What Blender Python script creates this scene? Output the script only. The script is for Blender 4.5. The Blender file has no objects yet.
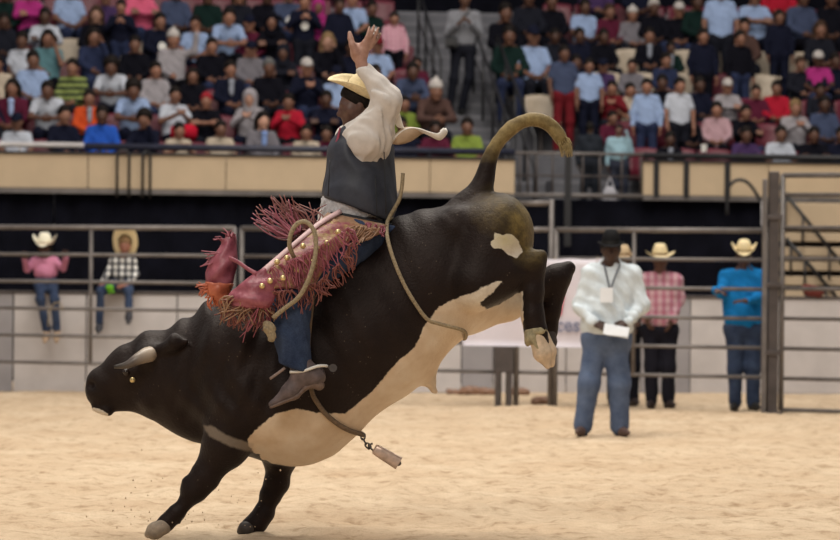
import bpy, math, random
import numpy as np
from mathutils import Vector, Matrix

SC = bpy.context.scene
COL = SC.collection
random.seed(7)
RNG = np.random.RandomState(11)

# ------------------------------------------------------------------ camera
FPX = 3000.0                     # focal length in pixels of the 840 px frame
CAMZ = 1.5
ROLL = math.radians(0.5)
PITCH = -5.0 / FPX
BULL_Y = 16.5
cam_data = bpy.data.cameras.new('camera')
cam_data.sensor_width = 36.0
cam_data.lens = 36.0 * FPX / 840.0
cam_data.clip_start = 0.5
cam_data.clip_end = 300.0
cam_data.dof.use_dof = True
cam_data.dof.focus_distance = BULL_Y - 0.2
cam_data.dof.aperture_fstop = 3.0
cam = bpy.data.objects.new('camera', cam_data)
COL.objects.link(cam)
Fv = Vector((0, math.cos(PITCH), math.sin(PITCH)))
Uv = Vector((0, -math.sin(PITCH), math.cos(PITCH)))
Xv = Vector((1, 0, 0))
rv = Xv * math.cos(ROLL) + Uv * math.sin(ROLL)
uv = Uv * math.cos(ROLL) - Xv * math.sin(ROLL)
cam.matrix_world = Matrix(((rv.x, uv.x, -Fv.x, 0), (rv.y, uv.y, -Fv.y, 0), (rv.z, uv.z, -Fv.z, CAMZ), (0, 0, 0, 1)))
SC.camera = cam

# ------------------------------------------------------------------ world, lights, exposure
world = bpy.data.worlds.new('arena_air')
SC.world = world
world.use_nodes = True
bg = world.node_tree.nodes['Background']
bg.inputs['Color'].default_value = (1.0, 0.965, 0.95, 1)
bg.inputs['Strength'].default_value = 0.32

def area_light(name, loc, size, power, color, target=(0, 22, 0)):
    d = bpy.data.lights.new(name, 'AREA')
    d.shape = 'RECTANGLE'
    d.size, d.size_y = size
    d.energy = power
    d.color = color
    o = bpy.data.objects.new(name, d)
    COL.objects.link(o)
    o.location = loc
    o.rotation_euler = (Vector(target) - Vector(loc)).to_track_quat('-Z', 'Y').to_euler()
    return o
WARM = (1.0, 0.93, 0.83)
area_light('arena_light', (-3, 19, 15), (12, 10), 2600, WARM, (-1, 20, 0))
area_light('arena_light', (3, 28, 15), (14, 8), 2300, WARM, (1, 29, 0))
area_light('arena_light', (-5, 2, 12), (9, 5), 1500, WARM, (0, 18, 0.5))
area_light('arena_light', (0, 34, 17), (22, 5), 900, (1.0, 0.95, 0.9), (0, 40, 3.5))

SC.view_settings.view_transform = 'Standard'
SC.view_settings.look = 'None'
SC.view_settings.gamma = 1.0
SC.view_settings.use_curve_mapping = False
SC.view_settings.exposure = -0.4
try:
    SC.cycles.use_denoising = True
    SC.cycles.max_bounces = 5
except Exception:
    pass

# ------------------------------------------------------------------ picture pixel -> place at a given distance
def unroll(px, py):
    x, y = px - 420.0, py - 270.0
    c, s = math.cos(ROLL), math.sin(ROLL)
    return x * c + y * s, -x * s + y * c + 270.0 - 265.0
def at(px, py, Y):
    x, y = unroll(px, py)
    return np.array((x * Y / FPX, Y, CAMZ - y * Y / FPX))
def ground(px, py):
    x, y = unroll(px, py)
    Y = CAMZ * FPX / y
    return np.array((x * Y / FPX, Y, 0.0))

# ------------------------------------------------------------------ object helpers
def tag(o, label=None, cat=None, group=None, kind=None):
    if label: o['label'] = label
    if cat: o['category'] = cat
    if group: o['group'] = group
    if kind: o['kind'] = kind
    return o
def empty(name, loc, rz=0.0, parent=None):
    o = bpy.data.objects.new(name, None)
    o.empty_display_size = 0.2
    COL.objects.link(o)
    o.location = tuple(float(v) for v in loc)
    o.rotation_euler = (0, 0, rz)
    if parent: o.parent = parent
    return o
def link(name, me, mat=None, parent=None, loc=(0, 0, 0), color=None, rot=None):
    o = bpy.data.objects.new(name, me)
    if mat is not None and len(me.materials) == 0:
        me.materials.append(mat)
    COL.objects.link(o)
    if parent: o.parent = parent
    o.location = tuple(float(v) for v in loc)
    if rot is not None: o.rotation_euler = rot
    if color is not None: o.color = (color[0], color[1], color[2], 1)
    return o
def mesh_np(name, V, F, smooth=True):
    """V (n,3), F (m,4) or (m,3) arrays or list of tuples"""
    me = bpy.data.meshes.new(name)
    V = np.asarray(V, dtype=np.float32)
    if isinstance(F, np.ndarray):
        m, k = F.shape
        me.vertices.add(len(V))
        me.vertices.foreach_set('co', V.ravel())
        me.loops.add(m * k)
        me.loops.foreach_set('vertex_index', F.ravel().astype(np.int32))
        me.polygons.add(m)
        me.polygons.foreach_set('loop_start', np.arange(0, m * k, k, dtype=np.int32))
        me.update(calc_edges=True)
        me.validate()
    else:
        me.from_pydata([tuple(map(float, v)) for v in V], [], F)
        me.update()
    if smooth:
        me.polygons.foreach_set('use_smooth', np.ones(len(me.polygons), dtype=bool))
    return me

class MB:
    """collects simple shapes into ONE mesh"""
    def __init__(s): s.v = []; s.f = []
    def add(s, V, F):
        n = len(s.v)
        s.v.extend([tuple(map(float, p)) for p in V])
        s.f.extend([tuple(i + n for i in f) for f in F])
        return s
    def box(s, a, b, rot=0.0, c=None, bev=0.0):
        x0, y0, z0 = a; x1, y1, z1 = b
        if bev > 0:
            V = []
            for (z, i) in ((z0, bev), (z0 + bev, 0), (z1 - bev, 0), (z1, bev)):
                V += [(x0 + i, y0 + i, z), (x1 - i, y0 + i, z), (x1 - i, y1 - i, z), (x0 + i, y1 - i, z)]
            F = [(3, 2, 1, 0), (12, 13, 14, 15)]
            for r in range(3):
                for k in range(4):
                    F.append((r * 4 + k, r * 4 + (k + 1) % 4, r * 4 + 4 + (k + 1) % 4, r * 4 + 4 + k))
        else:
            V = [(x0, y0, z0), (x1, y0, z0), (x1, y1, z0), (x0, y1, z0), (x0, y0, z1), (x1, y0, z1), (x1, y1, z1), (x0, y1, z1)]
            F = [(3, 2, 1, 0), (4, 5, 6, 7), (0, 1, 5, 4), (1, 2, 6, 5), (2, 3, 7, 6), (3, 0, 4, 7)]
        return s.add(V, F)
    def tube(s, pts, r, n=8, cap=True):
        P = [np.asarray(p, float) for p in pts]
        R = r if hasattr(r, '__len__') else [r] * len(P)
        V, F = [], []
        prev = None
        for i, p in enumerate(P):
            t = (P[min(i + 1, len(P) - 1)] - P[max(i - 1, 0)])
            t = t / (np.linalg.norm(t) + 1e-9)
            if prev is None:
                a = np.array((0, 0, 1.0)) if abs(t[2]) < 0.9 else np.array((1.0, 0, 0))
            else: a = prev
            u = a - t * np.dot(a, t); u /= (np.linalg.norm(u) + 1e-9)
            prev = u
            w = np.cross(t, u)
            for k in range(n):
                an = 2 * math.pi * k / n
                V.append(p + R[i] * (u * math.cos(an) + w * math.sin(an)))
        for i in range(len(P) - 1):
            for k in range(n):
                F.append((i * n + k, i * n + (k + 1) % n, (i + 1) * n + (k + 1) % n, (i + 1) * n + k))
        if cap:
            F.append(tuple(range(n - 1, -1, -1)))
            F.append(tuple((len(P) - 1) * n + k for k in range(n)))
        return s.add(V, F)
    def mesh(s, name, smooth=False):
        me = bpy.data.meshes.new(name)
        me.from_pydata(s.v, [], s.f)
        me.update()
        if smooth:
            me.polygons.foreach_set('use_smooth', np.ones(len(me.polygons), dtype=bool))
        return me
    def build(s, name, mat, parent=None, loc=(0, 0, 0), smooth=False, color=None):
        return link(name, s.mesh(name, smooth), mat, parent, loc, color)

def curve_pts(P, n=6):
    """Catmull-Rom through P"""
    P = [np.asarray(p, float) for p in P]
    Q = [2 * P[0] - P[1]] + P + [2 * P[-1] - P[-2]]
    out = []
    for i in range(1, len(Q) - 2):
        for k in range(n):
            t = k / n
            a, b, c, d = Q[i - 1], Q[i], Q[i + 1], Q[i + 2]
            out.append(0.5 * ((2 * b) + (c - a) * t + (2 * a - 5 * b + 4 * c - d) * t * t + (3 * b - a - 3 * c + d) * t ** 3))
    out.append(P[-1])
    return out

# ------------------------------------------------------------------ materials
def nodes_of(name):
    m = bpy.data.materials.new(name)
    m.use_nodes = True
    nt = m.node_tree
    return m, nt, nt.nodes['Principled BSDF']
def N(nt, typ, **kw):
    n = nt.nodes.new(typ)
    for k, v in kw.items():
        if k in n.inputs: n.inputs[k].default_value = v
        else: setattr(n, k, v)
    return n
def mixc(nt, fac, a, b, mode='MIX'):
    n = nt.nodes.new('ShaderNodeMix'); n.data_type = 'RGBA'; n.blend_type = mode
    for s, v in ((0, fac), (6, a), (7, b)):
        if hasattr(v, 'is_linked') or isinstance(v, bpy.types.NodeSocket): nt.links.new(v, n.inputs[s])
        else: n.inputs[s].default_value = v if s == 0 else (*v, 1) if len(v) == 3 else v
    return n.outputs[2]
def noise(nt, scale, detail=3, rough=0.5, vec=None):
    n = N(nt, 'ShaderNodeTexNoise'); n.inputs['Scale'].default_value = scale
    n.inputs['Detail'].default_value = detail; n.inputs['Roughness'].default_value = rough
    if vec is None:
        tc = nt.nodes.new('ShaderNodeTexCoord'); vec = tc.outputs['Object']
    nt.links.new(vec, n.inputs['Vector'])
    return n.outputs['Fac']
def ramp(nt, fac, stops):
    r = nt.nodes.new('ShaderNodeValToRGB')
    els = r.color_ramp.elements
    while len(els) < len(stops): els.new(0.5)
    for e, (p, c) in zip(els, stops):
        e.position = p; e.color = (*c, 1) if len(c) == 3 else c
    nt.links.new(fac, r.inputs['Fac'])
    return r.outputs['Color']
def bump(nt, p, h, strength=0.3, dist=0.01):
    b = nt.nodes.new('ShaderNodeBump'); b.inputs['Strength'].default_value = strength; b.inputs['Distance'].default_value = dist
    nt.links.new(h, b.inputs['Height']); nt.links.new(b.outputs['Normal'], p.inputs['Normal'])
def simple(name, col, rough=0.6, metal=0.0, nscale=8.0, var=0.18, bmp=0.15, bdist=0.004, spec=0.5):
    m, nt, p = nodes_of(name)
    f = noise(nt, nscale, 4, 0.6)
    dark = tuple(c * (1 - var) for c in col); lite = tuple(min(1, c * (1 + var)) for c in col)
    nt.links.new(ramp(nt, f, [(0.3, dark), (0.7, lite)]), p.inputs['Base Color'])
    p.inputs['Roughness'].default_value = rough
    p.inputs['Metallic'].default_value = metal
    p.inputs['Specular IOR Level'].default_value = spec
    if bmp: bump(nt, p, f, bmp, bdist)
    return m
def objcol(name, rough=0.9, nscale=14.0, var=0.14, bmp=0.4, bdist=0.012, spec=0.1):
    m, nt, p = nodes_of(name)
    oi = nt.nodes.new('ShaderNodeObjectInfo')
    f = noise(nt, nscale, 4, 0.6)
    g = ramp(nt, f, [(0.3, (1 - var,) * 3), (0.7, (1 + var * 0.6,) * 3)])
    nt.links.new(mixc(nt, 1.0, oi.outputs['Color'], g, 'MULTIPLY'), p.inputs['Base Color'])
    p.inputs['Roughness'].default_value = rough
    p.inputs['Specular IOR Level'].default_value = spec
    bump(nt, p, f, bmp, bdist)
    return m
M = {}
M['cloth'] = objcol('cloth')
M['skin'] = objcol('skin', rough=0.5, nscale=30, var=0.12, bmp=0.1, bdist=0.003, spec=0.4)
M['hair'] = objcol('hair', rough=0.6, nscale=60, var=0.4, bmp=0.6, bdist=0.008)
M['leather'] = objcol('leather', rough=0.55, nscale=25, var=0.3, bmp=0.25, bdist=0.004, spec=0.4)
M['felt'] = objcol('felt', rough=0.8, nscale=40, var=0.12, bmp=0.15, bdist=0.002)
def denim(name, a, b):
    m, nt, p = nodes_of(name)
    f = noise(nt, 7, 4, 0.6); f2 = noise(nt, 120, 2, 0.6)
    c = ramp(nt, f, [(0.3, a), (0.75, b)])
    g = ramp(nt, f2, [(0.3, (0.8,) * 3), (0.7, (1.15,) * 3)])
    nt.links.new(mixc(nt, 1.0, c, g, 'MULTIPLY'), p.inputs['Base Color'])
    p.inputs['Roughness'].default_value = 0.9
    p.inputs['Specular IOR Level'].default_value = 0.2
    bump(nt, p, f, 0.5, 0.02)
    return m
M['denim'] = denim('denim', (0.018, 0.029, 0.064), (0.052, 0.078, 0.145))
M['white_card'] = simple('white_card', (0.80, 0.84, 0.90), 0.6, 0, 8, 0.04, 0.03)
M['denim_pale'] = denim('pale_denim', (0.065, 0.095, 0.175), (0.13, 0.175, 0.28))
def checks(name, base, a, b, sc, thick=0.5):
    """woven plaid: bands along object x and z"""
    m, nt, p = nodes_of(name)
    tc = nt.nodes.new('ShaderNodeTexCoord')
    sep = nt.nodes.new('ShaderNodeSeparateXYZ'); nt.links.new(tc.outputs['Object'], sep.inputs[0])
    def band(sock, s, th):
        mu = N(nt, 'ShaderNodeMath', operation='MULTIPLY'); nt.links.new(sock, mu.inputs[0]); mu.inputs[1].default_value = s
        fr = N(nt, 'ShaderNodeMath', operation='FRACT'); nt.links.new(mu.outputs[0], fr.inputs[0])
        lt = N(nt, 'ShaderNodeMath', operation='LESS_THAN'); nt.links.new(fr.outputs[0], lt.inputs[0]); lt.inputs[1].default_value = th
        return lt.outputs[0]
    c = mixc(nt, band(sep.outputs['X'], sc, thick), base, a)
    c = mixc(nt, band(sep.outputs['Z'], sc, thick), c, b, 'MULTIPLY')
    nt.links.new(c, p.inputs['Base Color'])
    p.inputs['Roughness'].default_value = 0.9
    bump(nt, p, noise(nt, 20, 3), 0.4, 0.01)
    return m
M['plaid_pink'] = checks('pink_plaid', (0.62, 0.42, 0.47), (0.50, 0.22, 0.30), (0.88, 0.72, 0.76), 12)
M['plaid_grey'] = checks('black_white_plaid', (0.75, 0.75, 0.72), (0.12, 0.12, 0.13), (0.3, 0.3, 0.32), 13)
M['stripe_green'] = checks('green_stripe', (0.22, 0.27, 0.07), (0.20, 0.25, 0.07), (0.08, 0.10, 0.16), 11)
M['steel'] = simple('galvanised_steel', (0.155, 0.14, 0.135), 0.5, 0.25, 6, 0.25)
M['steel_dark'] = simple('dark_steel', (0.07, 0.058, 0.056), 0.55, 0.2, 6, 0.3)
M['black_paint'] = simple('black_paint', (0.012, 0.012, 0.015), 0.45, 0, 6, 0.3)
M['navy_pad'] = simple('navy_rail', (0.02, 0.023, 0.045), 0.5, 0, 6, 0.3)
M['white_rail'] = simple('white_rail', (0.55, 0.53, 0.54), 0.5, 0, 6, 0.15)
M['board'] = simple('white_arena_board', (0.53, 0.505, 0.51), 0.5, 0, 2.2, 0.10, 0.05)
M['board_grey'] = simple('grey_arena_board', (0.31, 0.30, 0.32), 0.55, 0, 2.2, 0.10, 0.05)
M['beige'] = simple('beige_wall_panel', (0.51, 0.395, 0.265), 0.75, 0, 3, 0.06, 0.06)
M['curtain'] = simple('black_drape', (0.004, 0.0042, 0.008), 1.0, 0, 3, 0.4, 0.2, 0.02, 0.1)
M['concrete'] = simple('grey_concrete', (0.115, 0.115, 0.13), 0.85, 0, 2.5, 0.2, 0.2)
M['tread_edge'] = simple('pale_concrete', (0.17, 0.17, 0.19), 0.85, 0, 4, 0.2, 0.2)
M['seat_maroon'] = simple('maroon_plastic', (0.11, 0.008, 0.022), 0.45, 0, 10, 0.15, 0.05)
M['seat_tan'] = simple('tan_plastic', (0.42, 0.35, 0.27), 0.5, 0, 10, 0.12, 0.05)
M['rope'] = simple('rope_fibre', (0.30, 0.235, 0.145), 0.85, 0, 90, 0.35, 0.6, 0.004)
M['rope_brown'] = simple('brown_rope_fibre', (0.16, 0.11, 0.07), 0.85, 0, 90, 0.4, 0.6, 0.004)
M['brass'] = simple('dusty_bell_metal', (0.56, 0.42, 0.34), 0.35, 0.45, 30, 0.25, 0.1)
M['gold'] = simple('gilt_concho', (0.75, 0.58, 0.28), 0.3, 0.7, 30, 0.15, 0.1)
M['chain'] = simple('chain_steel', (0.10, 0.09, 0.09), 0.4, 0.7, 30, 0.2, 0.1)
M['paper'] = simple('white_paper', (0.78, 0.76, 0.72), 0.7, 0, 8, 0.06, 0.03)
M['straw'] = simple('pale_straw', (0.72, 0.60, 0.36), 0.75, 0, 60, 0.14, 0.3, 0.003)
M['eye'] = simple('dark_eye', (0.02, 0.012, 0.01), 0.15, 0, 5, 0.1, 0)
# ------------------------------------------------------------------ smooth solid modelling (signed distance -> mesh)
f32 = np.float32
def V3(*a): return np.array(a if len(a) > 1 else a[0], dtype=float)
def cap(a, b, ra, rb=None, k=0.03, s=None, op='u'):
    return dict(t='cap', a=V3(a), b=V3(b), ra=ra, rb=ra if rb is None else rb, k=k, s=None if s is None else V3(s), op=op)
def ell(c, r, k=0.03, R=None, op='u'):
    return dict(t='ell', c=V3(c), r=V3(r), k=k, R=R, op=op)
def plane(o, n, k=0.0):                       # keeps the side the normal points away from
    n = V3(n); n = n / np.linalg.norm(n)
    return dict(t='pl', o=V3(o), n=n, k=k, op='i')
def chain(P, R, k=0.03, s=None):
    return [cap(P[i], P[i + 1], R[i], R[i + 1], k, s) for i in range(len(P) - 1)]
def _dist(p, P):
    if p['t'] == 'cap':
        a, b = p['a'].astype(f32), p['b'].astype(f32)
        ba = b - a; L = float(ba @ ba) + 1e-9
        pa = P - a
        t = np.clip((pa @ ba) / f32(L), 0, 1)
        q = pa - t[:, None] * ba
        if p['s'] is not None: q = q / p['s'].astype(f32)
        return np.sqrt(np.einsum('ij,ij->i', q, q)) - (f32(p['ra']) + t * f32(p['rb'] - p['ra']))
    if p['t'] == 'ell':
        q = P - p['c'].astype(f32)
        if p['R'] is not None: q = q @ p['R'].T.astype(f32)
        r = p['r'].astype(f32)
        a = q / r
        k0 = np.sqrt(np.einsum('ij,ij->i', a, a)); a = a / r
        k1 = np.sqrt(np.einsum('ij,ij->i', a, a)) + f32(1e-6)
        return np.where(k0 < 1e-3, -r.min(), k0 * (k0 - 1) / k1)
    return (P - p['o'].astype(f32)) @ p['n'].astype(f32)
def _fold(prims, P, disp=None):
    d = np.full(len(P), 9.0, f32)
    for p in prims:
        e = _dist(p, P); k = p['k']
        if p['op'] == 'u':
            h = np.maximum(k - np.abs(d - e), 0); d = np.minimum(d, e) - (h * h / (4 * k) if k > 0 else 0)
        elif p['op'] == 's':
            e = -e; h = np.maximum(k - np.abs(d - e), 0); d = np.maximum(d, e) + (h * h / (4 * k) if k > 0 else 0)
        else:
            h = np.maximum(k - np.abs(d - e), 0) if k > 0 else 0
            d = np.maximum(d, e) + (h * h / (4 * k) if k > 0 else 0)
    if disp is not None: d = d + disp(P)
    return d
def solid(prims, h, disp=None, B=12):
    un = [p for p in prims if p['op'] == 'u']
    lo = np.full(3, 1e9); hi = -lo
    for p in un:
        if p['t'] == 'cap':
            m = max(p['ra'], p['rb']) * (1 if p['s'] is None else p['s'].max())
            lo = np.minimum(lo, np.minimum(p['a'], p['b']) - m); hi = np.maximum(hi, np.maximum(p['a'], p['b']) + m)
        else:
            m = p['r'].max(); lo = np.minimum(lo, p['c'] - m); hi = np.maximum(hi, p['c'] + m)
    lo -= 3 * h + 0.02; hi += 3 * h + 0.02
    nb = np.ceil((hi - lo) / (h * B)).astype(int)
    n = nb * B
    G = np.empty(tuple(n), f32)
    bi = np.stack(np.meshgrid(*[np.arange(v) for v in nb], indexing='ij'), -1).reshape(-1, 3)
    cen = (lo + (bi + 0.5) * B * h).astype(f32)
    R = 0.87 * B * h * 1.25
    kmax = max(p['k'] for p in un)
    ds = np.stack([_dist(p, cen) for p in un], 0)
    mn = ds.min(0)
    loc = np.stack(np.meshgrid(*[np.arange(B)] * 3, indexing='ij'), -1).reshape(-1, 3)
    far = mn > R + kmax
    for q in range(len(bi)):
        i, j, k = bi[q] * B
        if far[q]:
            G[i:i + B, j:j + B, k:k + B] = 1.0
            continue
        near = set(np.nonzero(ds[:, q] <= mn[q] + 2 * R + kmax)[0].tolist())
        sub, u = [], 0
        for p in prims:
            if p['op'] == 'u':
                if u in near: sub.append(p)
                u += 1
            else: sub.append(p)
        P = (lo + (bi[q] * B + loc) * h).astype(f32)
        G[i:i + B, j:j + B, k:k + B] = _fold(sub, P, disp).reshape(B, B, B)
    # surface nets
    I = G < 0
    c8 = [I[a:n[0] - 1 + a, b:n[1] - 1 + b, c:n[2] - 1 + c] for a in (0, 1) for b in (0, 1) for c in (0, 1)]
    s = sum(x.astype(np.int8) for x in c8)
    act = (s > 0) & (s < 8)
    idx = np.argwhere(act)
    vid = np.full(act.shape, -1, np.int32); vid[act] = np.arange(len(idx))
    off = np.array([(a, b, c) for a in (0, 1) for b in (0, 1) for c in (0, 1)])
    cv = np.stack([G[idx[:, 0] + o[0], idx[:, 1] + o[1], idx[:, 2] + o[2]] for o in off], 1)
    acc = np.zeros((len(idx), 3), f32); cnt = np.zeros(len(idx), f32)
    for a in range(8):
        for b in range(a + 1, 8):
            if np.abs(off[a] - off[b]).sum() != 1: continue
            va, vb = cv[:, a], cv[:, b]
            m = (va < 0) != (vb < 0)
            t = np.where(m, va / np.where(m, va - vb, 1), 0)
            acc += np.where(m[:, None], off[a] + t[:, None] * (off[b] - off[a]), 0); cnt += m
    V = lo + (idx + acc / cnt[:, None]) * h
    F = []
    for ax in range(3):
        o1, o2 = [(1, 2), (2, 0), (0, 1)][ax]
        sl0 = [slice(1, -1)] * 3; sl1 = [slice(1, -1)] * 3
        sl0[ax] = slice(0, -1); sl1[ax] = slice(1, None)
        A, Bb = I[tuple(sl0)], I[tuple(sl1)]
        for flip, mm in ((False, A & ~Bb), (True, ~A & Bb)):
            e = np.argwhere(mm)
            if not len(e): continue
            st = np.ones(3, int); st[ax] = 0
            e = e + st
            d1 = np.zeros(3, int); d1[o1] = 1
            d2 = np.zeros(3, int); d2[o2] = 1
            q = [e - d1 - d2, e - d2, e, e - d1]
            ok = np.all([(x >= 0).all(1) & (x < np.array(act.shape)).all(1) for x in q], 0)
            q = [vid[x[ok][:, 0], x[ok][:, 1], x[ok][:, 2]] for x in q]
            q = np.stack(q, 1)
            q = q[(q >= 0).all(1)]
            F.append(q[:, ::-1] if flip else q)
    F = np.concatenate(F, 0) if F else np.zeros((0, 4), int)
    return V.astype(f32), F
def solid_mesh(name, prims, h, disp=None):
    V, F = solid(prims, h, disp)
    return mesh_np(name, V, F)
def wrinkle(amp, f=18.0, ph=0.0, dirs=None):
    rs = np.random.RandomState(int(ph * 100) + 3)
    D = [(rs.normal(size=3), rs.uniform(0, 6.28)) for _ in range(4)]
    def g(P):
        r = np.zeros(len(P), f32)
        w = np.sin(P @ np.array((3.1, 4.7, 2.9), f32) * f32(f * 0.35))
        for v, p0 in D:
            v = v / np.linalg.norm(v)
            r += np.sin((P @ v.astype(f32)) * f32(f) + f32(p0) + w * f32(1.6))
        return r * f32(amp / 2.5)
    return g
def frame(f, up=(0, 0, 1)):
    f = V3(f) / np.linalg.norm(f); up = V3(up)
    r = np.cross(f, up); r /= np.linalg.norm(r)
    u = np.cross(r, f)
    return f, r, u                                  # forward, right, up
def head_prims(H, f, up=(0, 0, 1), s=1.0, ears=True):
    F, R, U = frame(f, up)
    Rm = np.stack([R, F, U], 0)
    g = lambda x, y, z: V3(H) + s * (R * x + F * y + U * z)
    L = [ell(g(0, -0.008, 0.022), V3(.074, .093, .094) * s, .02, Rm),
         ell(g(0, .030, -.048), V3(.056, .064, .066) * s, .05 * s, Rm),
         cap(g(0, .082, .010), g(0, .108, -.026), .009 * s, .015 * s, .018 * s),
         cap(g(-.030, .078, .027), g(.030, .078, .027), .012 * s, None, .02 * s),
         cap(g(-.045, .050, -.012), g(-.045, .045, -.02), .025 * s, None, .03 * s),
         cap(g(.045, .050, -.012), g(.045, .045, -.02), .025 * s, None, .03 * s),
         ell(g(0, .086, -.056), V3(.026, .012, .010) * s, .012 * s, Rm),
         ell(g(0, .080, -.092), V3(.022, .018, .018) * s, .02 * s, Rm)]
    if ears:
        for q in (-1, 1): L.append(ell(g(q * .077, -.008, .0), V3(.011, .020, .030) * s, .008, Rm))
    return L
def eye_meshes(root, H, f, up, s=1.0):
    F, R, U = frame(f, up)
    for q in (-1, 1):
        m = MB()
        c = V3(H) + s * (R * q * .031 + F * .078 + U * .006)
        m.tube([c - F * .012 * s, c - F * .006 * s, c + F * .004 * s, c + F * .011 * s], [.004 * s, .012 * s, .013 * s, .004 * s], 8)
        m.build('eye', M['eye'], root, smooth=True)
def hand_prims(W, d, nrm, thumb, curl=0.3, spread=0.12, s=1.0, r=.0088):
    """W wrist, d along the hand, nrm = direction the palm faces, thumb = side the thumb leaves"""
    W, d, nrm = V3(W), V3(d) / np.linalg.norm(d), V3(nrm)
    nrm = nrm - d * (nrm @ d); nrm /= np.linalg.norm(nrm)
    t = np.cross(d, nrm)
    if t @ V3(thumb) < 0: t = -t
    Rm = np.stack([t, nrm, d], 0)
    L = [ell(W + d * .050 * s, V3(.040, .016, .052) * s, .02 * s, Rm), cap(W - d * .01 * s, W + d * .03 * s, .024 * s, .026 * s, .02 * s, None)]
    for i, (o, ln) in enumerate(((.030, .074), (.010, .082), (-.010, .076), (-.029, .060))):
        b = W + s * (d * .090 + t * o) if i < 3 else W + s * (d * .083 + t * o)
        a = (o / .03) * spread
        dd = d * math.cos(a) + t * math.sin(a)
        ang = 0.15 * curl * 3
        p = b; seg = (.45, .30, .25)
        for j in range(3):
            dr = dd * math.cos(ang) + nrm * math.sin(ang)
            q = p + dr * ln * seg[j] * s
            L.append(cap(p, q, r * s * (1.06 - .08 * j), r * s * (.98 - .10 * j), .006 * s))
            p = q; ang += curl * (1.0 + .12 * i)
    b = W + s * (d * .022 + t * .026)
    dd = d * .62 + t * .70 + nrm * .28
    m1 = b + dd * .036 * s
    dd2 = d * .85 + t * .35 + nrm * (.25 + .3 * curl)
    m2 = m1 + dd2 * .032 * s
    L += [cap(b, m1, .014 * s, .011 * s, .012 * s), cap(m1, m2, .011 * s, .0095 * s, .006), cap(m2, m2 + dd2 * .022 * s, .0095 * s, .0078 * s, .005)]
    return L

def hair_prims(H, f, up, style, s=1.0):
    F, R, U = frame(f, up); Rm = np.stack([R, F, U], 0)
    g = lambda x, y, z: V3(H) + s * (R * x + F * y + U * z)
    if style == 'short':
        return [ell(g(0, -.014, .034), V3(.086, .102, .098) * s, .02, Rm), plane(g(0, .072, .050), F * .7 - U * .7, .015), plane(g(0, -.04, -.055), -U, .01)]
    if style == 'afro':
        return [ell(g(0, -.02, .05), V3(.11, .115, .11) * s, .02, Rm), plane(g(0, .078, .055), F * .7 - U * .7, .015), plane(g(0, -.04, -.07), -U, .02)]
    if style == 'long':
        return [ell(g(0, -.018, .032), V3(.089, .100, .098) * s, .02, Rm),
                cap(g(-.072, -.03, 0), g(-.085, -.02, -.20), .038 * s, .030 * s, .05), cap(g(.072, -.03, 0), g(.085, -.02, -.20), .038 * s, .030 * s, .05),
                cap(g(0, -.06, 0), g(0, -.07, -.22), .06 * s, .05 * s, .05), ell(g(0, .085, -.035), V3(.056, .085, .088) * s, .02, Rm, 's')]
    if style == 'hood':
        return [ell(g(0, -.022, .022), V3(.108, .118, .125) * s, .02, Rm), cap(g(0, -.02, -.08), g(0, -.03, -.14), .10 * s, .12 * s, .05),
                ell(g(0, .10, -.02), V3(.060, .085, .085) * s, .02, Rm, 's')]
    if style == 'cap':
        return [ell(g(0, -.010, .040), V3(.085, .100, .092) * s, .02, Rm), plane(g(0, 0, .028), -U, .005),
                ell(g(0, .115, .036), V3(.062, .065, .010) * s, .01, Rm)]
    if style == 'beanie':
        return [ell(g(0, -.012, .045), V3(.090, .103, .098) * s, .02, Rm), plane(g(0, 0, .03), -U + F * .12, .01), ell(g(0, -.01, .15), V3(.02, .02, .02) * s, .02, Rm)]
    return [ell(g(0, -.02, .04), V3(.08, .095, .09) * s, .02, Rm), plane(g(0, 0, .03), -U, .01)]

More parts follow.
